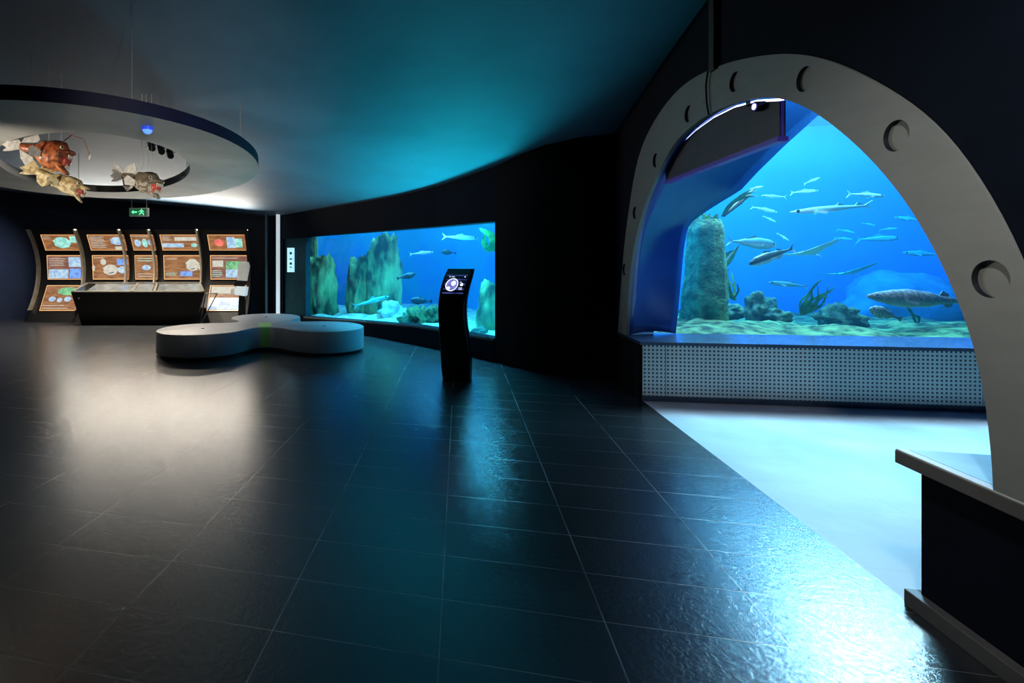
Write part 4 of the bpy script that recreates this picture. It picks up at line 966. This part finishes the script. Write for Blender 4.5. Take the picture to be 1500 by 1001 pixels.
# orange anglerfish
def angler(label, u, v, d, ln, tilt, skin, finm, lure=True, name='model_anglerfish', yaw=0, head='right', chub=.30):
    root = thing(name, label, 'model fish', group='model deep sea fish under the ring'); b = MB(); n = 22; N = 30; rings = []
    prof = [(0, .10), (.04, chub * .62), (.16, chub * .95), (.32, chub), (.52, chub * .80), (.72, chub * .42), (.86, .07), (1, .05)]
    def rad(t):
        for i in range(len(prof) - 1):
            if prof[i][0] <= t <= prof[i + 1][0]:
                k = (t - prof[i][0]) / (prof[i + 1][0] - prof[i][0]); k = k * k * (3 - 2 * k); return prof[i][1] + (prof[i + 1][1] - prof[i][1]) * k
    L = .78
    for i in range(N + 1):
        t = i / N; r_ = rad(t); c = Vector((.5 - t * L, 0, 0))
        ring = []
        for k in range(n):
            a = 2 * math.pi * k / n; q = Vector((t * 4, math.cos(a) * 1.4, math.sin(a) * 1.4)); rr = r_ * (1 + .16 * noise.fractal(q * 1.4, 1, 2, 4))
            notch = 0
            if t < .16: notch = .10 * (1 - t / .16) * (1 - min(1, abs(math.sin(a) + .15) * 3))     # the gape
            ring.append(c + Vector((-notch * 1.3, math.cos(a) * rr * .72, math.sin(a) * rr)))
        rings.append(ring)
    b.loft(rings); b.build('body', skin, root, smooth=70)
    b = MB(); b.ball((.43, 0, -chub * .18), (.105, chub * .50, chub * .50), 0, 18, 12); b.build('mouth', FS['mouth'], root)
    b = MB(); jr = Matrix.Rotation(R(28), 3, 'Y'); b.ball((.42, 0, -chub * .78), (.15, chub * .52, chub * .20), 0, 18, 10, rot=jr); b.build('lower_jaw', skin, root, smooth=70)
    b = MB(); jr = Matrix.Rotation(R(-12), 3, 'Y'); b.ball((.44, 0, chub * .36), (.13, chub * .56, chub * .24), 0, 18, 10, rot=jr); b.build('upper_jaw', skin, root, smooth=70)
    for j in range(9):
        y = (j - 4) / 4 * chub * .42; xx = .50 - abs(y) * .25
        for s in (-1, 1):
            b = MB(); h = random.uniform(.05, .085); z0 = s * chub * .36 - .02; b.tube([(xx + .02, y, (chub * .22 if s > 0 else -chub * .66)), (xx + .035, y, (chub * .22 if s > 0 else -chub * .66) - s * h)], [.011, .001], 0, 6); b.build('tooth', FS['tooth'], root)
    for s in (-1, 1):
        b = MB(); b.ball((.37, s * chub * .55, chub * .55), (.032, .024, .032), 0, 14, 8); e = b.build('eye', MT['eyering'], root)
        b = MB(); b.ball((.378, s * (chub * .55 + .014), chub * .56), (.018, .014, .018), 0, 12, 8); b.build('pupil', MT['eye'], e)
        b = MB(); o = [(0, .05), (-.13, .10), (-.17, .02), (-.14, -.07), (0, -.05)]; b.poly(o, lambda a, c, t: (.10 + a, s * (chub * .62 - a * .45) + t, c - .06), -.006, .006); b.build('pectoral_fin', finm, root, smooth=0)
    b = MB(); o = [(-.26, .05), (-.40, .15), (-.52, .17), (-.47, .09), (-.54, .05), (-.48, 0), (-.54, -.06), (-.46, -.09), (-.50, -.16), (-.40, -.13), (-.26, -.05)]
    b.poly(o, lambda a, c, t: (a, t, c), -.008, .008); b.build('tail_fin', finm, root, smooth=0)
    b = MB(); o = [(-.02, chub * .75), (-.10, chub * .75 + .14), (-.17, chub * .5 + .13), (-.24, chub * .3 + .12), (-.27, .06), (-.05, chub * .5)]; b.poly(o, lambda a, c, t: (a, t, c), -.006, .006); b.build('dorsal_fin', finm, root, smooth=0)
    b = MB(); o = [(-.02, -chub * .75), (-.12, -chub * .75 - .10), (-.22, -chub * .4 - .10), (-.27, -.06), (-.05, -chub * .5)]; b.poly(o, lambda a, c, t: (a, t, c), -.006, .006); b.build('anal_fin', finm, root, smooth=0)
    if lure:
        b = MB(); b.tube([(.30, 0, chub * .85), (.42, .0, chub + .16), (.62, 0, chub + .14), (.78, 0, chub * .6)], [.012, .009, .007, .006], 0, 8); lr = b.build('lure_rod', skin, root)
        b = MB(); b.ball((.79, 0, chub * .5), (.022, .022, .05), 0, 10, 8); b.build('lure_bulb', FS['tooth'], lr)
    kids(root); place_fish(root, u, v, d, ln, tilt, head, yaw=yaw); return root
a1 = angler('rust orange model anglerfish with white tail and lure hanging under the ring', 56, 221, 4.2, 86, -14, FS['orange'], FS['whitefin'], True, yaw=16, chub=.26)
a2 = angler('cream and brown model deep sea fish hanging below the orange anglerfish', 80, 262, 4.6, 84, -24, FS['cream'], FS['cream'], False, name='model_fish', yaw=22, chub=.16)
a3 = angler('grey model fish with open red mouth hanging near the exit sign', 199, 263, 5.0, 84, -16, FS['greyhang'], FS['whitefin'], False, name='model_fish', yaw=-16, chub=.19)
def top_wires(name, label_root, spots_):
    for i, (u, v, d) in enumerate(spots_):
        p = at(u, v, d); b = MB(); b.tube([p, Vector((p.x, p.y, ceil_z(p.x, p.y) + .005))], .0022, 0, 5)
        o = b.build('hanging_wire', MT['white']); o.parent = label_root; o.matrix_parent_inverse = label_root.matrix_world.inverted()
bpy.context.view_layer.update()
top_wires('w', a1, [(45, 203, 4.2), (72, 200, 4.2)])
top_wires('w', a2, [(72, 250, 4.6), (90, 258, 4.6)])
top_wires('w', a3, [(208, 248, 5.0), (214, 247, 5.0), (222, 250, 5.0)])

# ------------------------------------------------------------------ exit sign
q = at(204, 311, 7.95)
es = thing('exit_sign', 'small green lit exit sign with arrow and running figure hanging from the ring', 'sign', q)
b = MB(); b.box(q, (.31, .03, .135), 0, (rv, fv, uv_), bev=.004); b.build('sign_box', MT['white'], es, smooth=0)
def EP(x, z, l=.0165): return q + rv * x + uv_ * z - fv * l
b = MB(); b.add([EP(-.145, -.055), EP(.125, -.055), EP(.125, .055), EP(-.145, .055)], [(0, 1, 2, 3)]); b.build('green_face', emitmat('exit_green', (.01, .10, .04), 1.0, (.01, .08, .03), 3), es, smooth=0)
b = MB()
b.poly([(-.12, 0), (-.085, .032), (-.085, .012), (-.03, .012), (-.03, -.012), (-.085, -.012), (-.085, -.032)], lambda a, c, t: tuple(EP(a, c, t)), .0175, .019)
b.poly([(.035, .035), (.05, .035), (.05, .05), (.035, .05)], lambda a, c, t: tuple(EP(a, c, t)), .0175, .019)
b.poly([(.02, .028), (.06, .03), (.085, .01), (.078, .003), (.062, .014), (.055, -.005), (.085, -.02), (.078, -.05), (.066, -.048), (.07, -.026), (.04, -.018), (.01, -.045), (0, -.036), (.028, -.008), (.035, .012), (.015, .012), (.0, -.004), (-.008, .004)], lambda a, c, t: tuple(EP(a, c, t)), .0175, .019)
b.build('pictogram', emitmat('exit_glyph', (.15, 1.0, .45), 1.4, (.12, .9, .4), 5), es, smooth=0)
for x in (-.12, .12):
    b = MB(); p = q + rv * x; b.tube([p + uv_ * .065, Vector((p.x, p.y, DZ + .001))], .004, 0, 6); b.build('hanging_rod', MT['metal'], es)

# ------------------------------------------------------------------ exhibit wall
DM = 11.45
def dprof(z): return DM - .34 * ((z - 1.12) / .9) ** 2
wood = emitmat('backlit_wood_print', (.52, .22, .08), .8, (.25, .10, .035), 3.0, (2, 2, 14))
wood2 = emitmat('backlit_dark_wood_print', (.34, .15, .10), 1.0, (.16, .07, .06), 3.0, (2, 2, 14))
icew = emitmat('print_pale_blue', (.55, .74, .88), 1.0, (.30, .50, .75), 14)
green_ = emitmat('print_green', (.22, .55, .25), 1.2, (.10, .30, .15), 18)
tealp = emitmat('print_teal', (.35, .72, .62), 1.3, (.2, .5, .45), 14)
redp = emitmat('print_red', (.85, .18, .12), 1.3, (.6, .1, .1), 10)
whitep = emitmat('print_white', (.66, .62, .52), .9, (.75, .75, .65), 14)
darkp = emitmat('print_dark', (.05, .06, .07), 1.0, (.02, .02, .03), 14)
blue_ = emitmat('print_blue', (.15, .32, .72), 1.4, (.1, .2, .5), 14)
amber = emitmat('print_amber_edge', (.85, .45, .18), 1.1, (.9, .5, .2), 5)
PM = [wood, wood2, icew, green_, tealp, redp, whitep, darkp, blue_, amber]
def EW(u, z, lift=0.0):
    d = dprof(z) - lift; L = (u - PU) * DM / FPX
    p = CAM + fv * d + rv * L; return Vector((p.x, p.y, z))
ROWS = [(1.60, 1.95), (.93, 1.49), (.24, .80)]
COLS = [(71, 121, 'leftmost'), (137, 189, 'second from the left'), (199, 231, 'narrow middle'), (241, 294, 'second from the right'), (309, 362, 'rightmost')]
art = {  # (column, row): list of shapes (kind, x0, x1, y0, y1, material) in 0..1 of the panel
 (0, 0): [('e', .3, .8, .15, .85, 4), ('r', .8, .97, .5, .9, 4), ('t', .05, .3, .7, .9, 6)],
 (0, 1): [('r', .62, .97, .52, .92, 2), ('r', .03, .6, .05, .42, 2), ('r', .64, .97, .05, .45, 8), ('t', .05, .55, .55, .9, 6)],
 (0, 2): [('e', .35, .95, .60, .92, 3), ('e', .15, .35, .35, .55, 2), ('e', .40, .55, .32, .5, 2), ('e', .6, .8, .35, .55, 2), ('t', .05, .8, .05, .25, 6)],
 (1, 0): [('e', .60, .97, .35, .85, 2), ('t', .05, .5, .15, .9, 6), ('r', .7, .9, .05, .25, 6)],
 (1, 1): [('e', .28, .70, .18, .62, 6), ('e', .34, .62, .25, .52, 7), ('e', .70, .97, .25, .55, 2), ('r', .68, .98, .6, .85, 8), ('e', .22, .38, .60, .85, 6), ('e', -.02, .06, .35, .6, 6), ('t', .05, .35, .85, .93, 6)],
 (2, 0): [('e', .1, .4, .25, .7, 2), ('e', .45, .7, .2, .75, 4), ('e', .72, .95, .3, .7, 2), ('t', .05, .9, .82, .95, 6)],
 (2, 1): [('e', .3, .7, .38, .6, 2), ('t', .1, .9, .72, .92, 4), ('t', .1, .9, .08, .28, 6)],
 (3, 0): [('r', .38, .97, .62, .85, 6), ('r', .02, .6, .2, .45, 2), ('e', .8, .97, .2, .45, 4), ('t', .05, .3, .6, .9, 6)],
 (3, 1): [('e', .60, .97, .35, .85, 6), ('e', .66, .88, .42, .72, 7), ('e', .94, 1.02, .4, .6, 6), ('r', .45, .78, .14, .34, 8), ('t', .06, .45, .80, .9, 6), ('t', .06, .4, .15, .3, 4)],
 (4, 0): [('e', .15, .42, .25, .72, 5), ('r', .5, .72, .15, .85, 2), ('r', .72, .92, .2, .75, 4)],
 (4, 1): [('r', .05, .35, .52, .78, 6), ('r', .42, .98, .42, .75, 3), ('r', .42, .98, .08, .42, 2), ('t', .05, .8, .84, .92, 6), ('t', .05, .35, .1, .4, 4)],
 (4, 2): [('r', .02, .98, .05, .50, 2), ('r', .3, .6, .1, .5, 8), ('r', .05, .7, .66, .95, 6)],
}
for ci, (u0, u1, which) in enumerate(COLS):
    base = EW((u0 + u1) / 2, 0)
    t = thing('display_bay', f'{which} bay of curved brown backlit display panels on the black wall', 'display', (base.x, base.y, 0), 'display bays on the curved exhibit wall')
    b = MB(); zz = [2.06 * i / 24 for i in range(25)]; ul, ur = u0 - 13, u1 + 5
    b.loft([[EW(ul, z, -.02), EW(ur, z, -.02), EW(ur, z, -.10), EW(ul, z, -.10)] for z in zz]); b.build('frame', MT['casebody'], t)
    b = MB(); b.loft([[EW(ul - 1.0, z, .10), EW(ul + 1.2, z, .10), EW(ul + 1.2, z, -.02), EW(ul - 1.0, z, -.02)] for z in zz[3:]]); b.build('rib', MT['rib'], t)
    for ri, (z0, z1) in enumerate(ROWS):
        if (ri == 2) and ci in (1, 2, 3): continue
        b = MB(); base_m = 1 if (ci in (0, 4) and ri == 1) else 0; nseg = 6
        def PP(x, y, l=.012): return EW(u0 + (u1 - u0) * x, z0 + (z1 - z0) * y, l)
        b.loft([[PP(0, k / nseg, .01), PP(1, k / nseg, .01), PP(1, k / nseg, -.02), PP(0, k / nseg, -.02)] for k in range(nseg + 1)], base_m)
        for (x0, x1, y0, y1) in ((0, 1, 0, .03), (0, 1, .97, 1), (0, .02, 0, 1)): b.add([PP(x0, y0, .013), PP(x1, y0, .013), PP(x1, y1, .013), PP(x0, y1, .013)], [(0, 1, 2, 3)], 9)
        for li, (k, x0, x1, y0, y1, m_) in enumerate(art.get((ci, ri), [])):
            lf = .016 + li * .002
            if k == 'r': b.add([PP(x0, y0, lf), PP(x1, y0, lf), PP(x1, y1, lf), PP(x0, y1, lf)], [(0, 1, 2, 3)], m_)
            elif k == 'e':
                n = 20; b.add([PP((x0 + x1) / 2 + math.cos(2 * math.pi * j / n) * (x1 - x0) / 2 * (1 + .12 * math.sin(j * 2.3)), (y0 + y1) / 2 + math.sin(2 * math.pi * j / n) * (y1 - y0) / 2, lf) for j in range(n)], [list(range(n))], m_)
            else:
                rows = max(1, int((y1 - y0) / .07))
                for j in range(rows):
                    y = y1 - (j + .5) * (y1 - y0) / rows; xe = x1 - random.uniform(0, .25) * (x1 - x0)
                    b.add([PP(x0, y - .012, lf), PP(xe, y - .012, lf), PP(xe, y + .012, lf), PP(x0, y + .012, lf)], [(0, 1, 2, 3)], m_)
        b.build('graphic_panel', PM, t, smooth=0)
# display case in front
cz = thing('display_case', 'long black slanted showcase with lit glass top before the display bays', 'showcase', at(205, PV, 10.5) - uv_ * EYE)
A0, A1 = at(104, PV, 10.35), at(300, PV, 10.35); B0, B1 = at(127, PV, 10.95), at(294, PV, 10.95)
def lw(p, z): return Vector((p.x, p.y, z))
CT, CB = .70, .865
f0, f1 = at(119, PV, 10.6), at(285, PV, 10.6)
b = MB()
tf = .705; 
b.loft([[lw(f0, 0), lw(f1, 0), lw(B1, 0), lw(B0, 0)], [lw(A0, CT), lw(A1, CT), lw(B1, CB), lw(B0, CB)]]); b.build('body', MT['casebody'], cz, smooth=0)
def TP(x, y, l=.01):
    p = lw(A0, CT).lerp(lw(A1, CT), x).lerp(lw(B0, CB).lerp(lw(B1, CB), x), y); return p + uv_ * l
case_e = emitmat('case_tray_lit', (.70, .68, .60), .8, (.45, .45, .42), 6)
for (x0, x1) in ((.10, .44), (.46, .60), (.64, .985)):
    b = MB(); b.add([TP(x0, .12, .004), TP(x1, .12, .004), TP(x1, .9, .004), TP(x0, .9, .004)], [(0, 1, 2, 3)]); b.build('tray', case_e, cz, smooth=0)
b = MB()
for (x0, x1, y0, y1) in ((0, 1, 0, .07), (0, 1, .95, 1), (0, .02, 0, 1), (.98, 1, 0, 1), (.44, .46, 0, 1), (.61, .63, 0, 1)): b.loft([[TP(x0, y0, 0), TP(x1, y0, 0), TP(x1, y1, 0), TP(x0, y1, 0)], [TP(x0, y0, .02), TP(x1, y0, .02), TP(x1, y1, .02), TP(x0, y1, .02)]])
b.build('top_frame', MT['metal'], cz, smooth=0)
b = MB(); b.loft([[TP(.01, .05, .014), TP(.99, .05, .014), TP(.99, .96, .014), TP(.01, .96, .014)], [TP(.01, .05, .018), TP(.99, .05, .018), TP(.99, .96, .018), TP(.01, .96, .018)]]); b.build('glass_top', MT['caseglass'], cz, smooth=0)
b = MB(); p = lw(f0, 0).lerp(lw(A0, CT), .82) + rv * .13; b.cyl(p - fv * .01, fv, .015, .02, 0, 16); b.build('lock', MT['white'], cz)
b = MB()
for s in (0, .05): b.tube([lw(A1, CT - .02) + rv * (.02), lw(f1, .02) + rv * .12], .012, 0, 8)
b.tube([lw(A1, CT - .02) + rv * .26, lw(f1, .02) + rv * .14], .012, 0, 8); b.tube([lw(A1, CT - .02) + rv * .02, lw(A1, CT - .02) + rv * .26], .012, 0, 8)
b.build('side_brace', MT['metal'], cz)
# viewer stand at right
q = at(350, PV, 10.6) - uv_ * EYE
vs_ = thing('viewer_stand', 'grey viewer stand with upright screen flap in front of the rightmost bay', 'viewer', q)
def VQ(u, v, d=10.6): return at(u, v, d)
b = MB()
b.poly([(349, 388), (354, 383), (364, 384), (366, 390), (362, 412), (347, 411)], lambda a, c, t: tuple(at(a, c, 10.55) + fv * t), 0, .05); b.build('screen_flap', MT['white'], vs_, smooth=0)
b = MB(); b.poly([(346, 411), (362, 412), (357, 420), (342, 419)], lambda a, c, t: tuple(at(a, c, 10.5) + fv * t), 0, .10); b.build('hinge_block', MT['casebody'], vs_, smooth=0)
b = MB(); b.poly([(346, 420), (361, 421), (359, 434), (344, 432)], lambda a, c, t: tuple(at(a, c, 10.45) + fv * t), 0, .22); b.build('tray', MT['trimwhite'], vs_, smooth=0)
b = MB(); b.poly([(350, 433), (358, 434), (359, 476), (348, 476)], lambda a, c, t: tuple(lw(at(a, c, 10.5), max(0.0, at(a, c, 10.5).z)) + fv * t), 0, .1); b.build('pedestal', MT['casebody'], vs_, smooth=0)
b = MB(); b.poly([(338, 424), (345, 422), (346, 432), (338, 432)], lambda a, c, t: tuple(at(a, c, 10.5) + fv * t), 0, .04); b.build('label_plate', MT['white'], vs_, smooth=0)
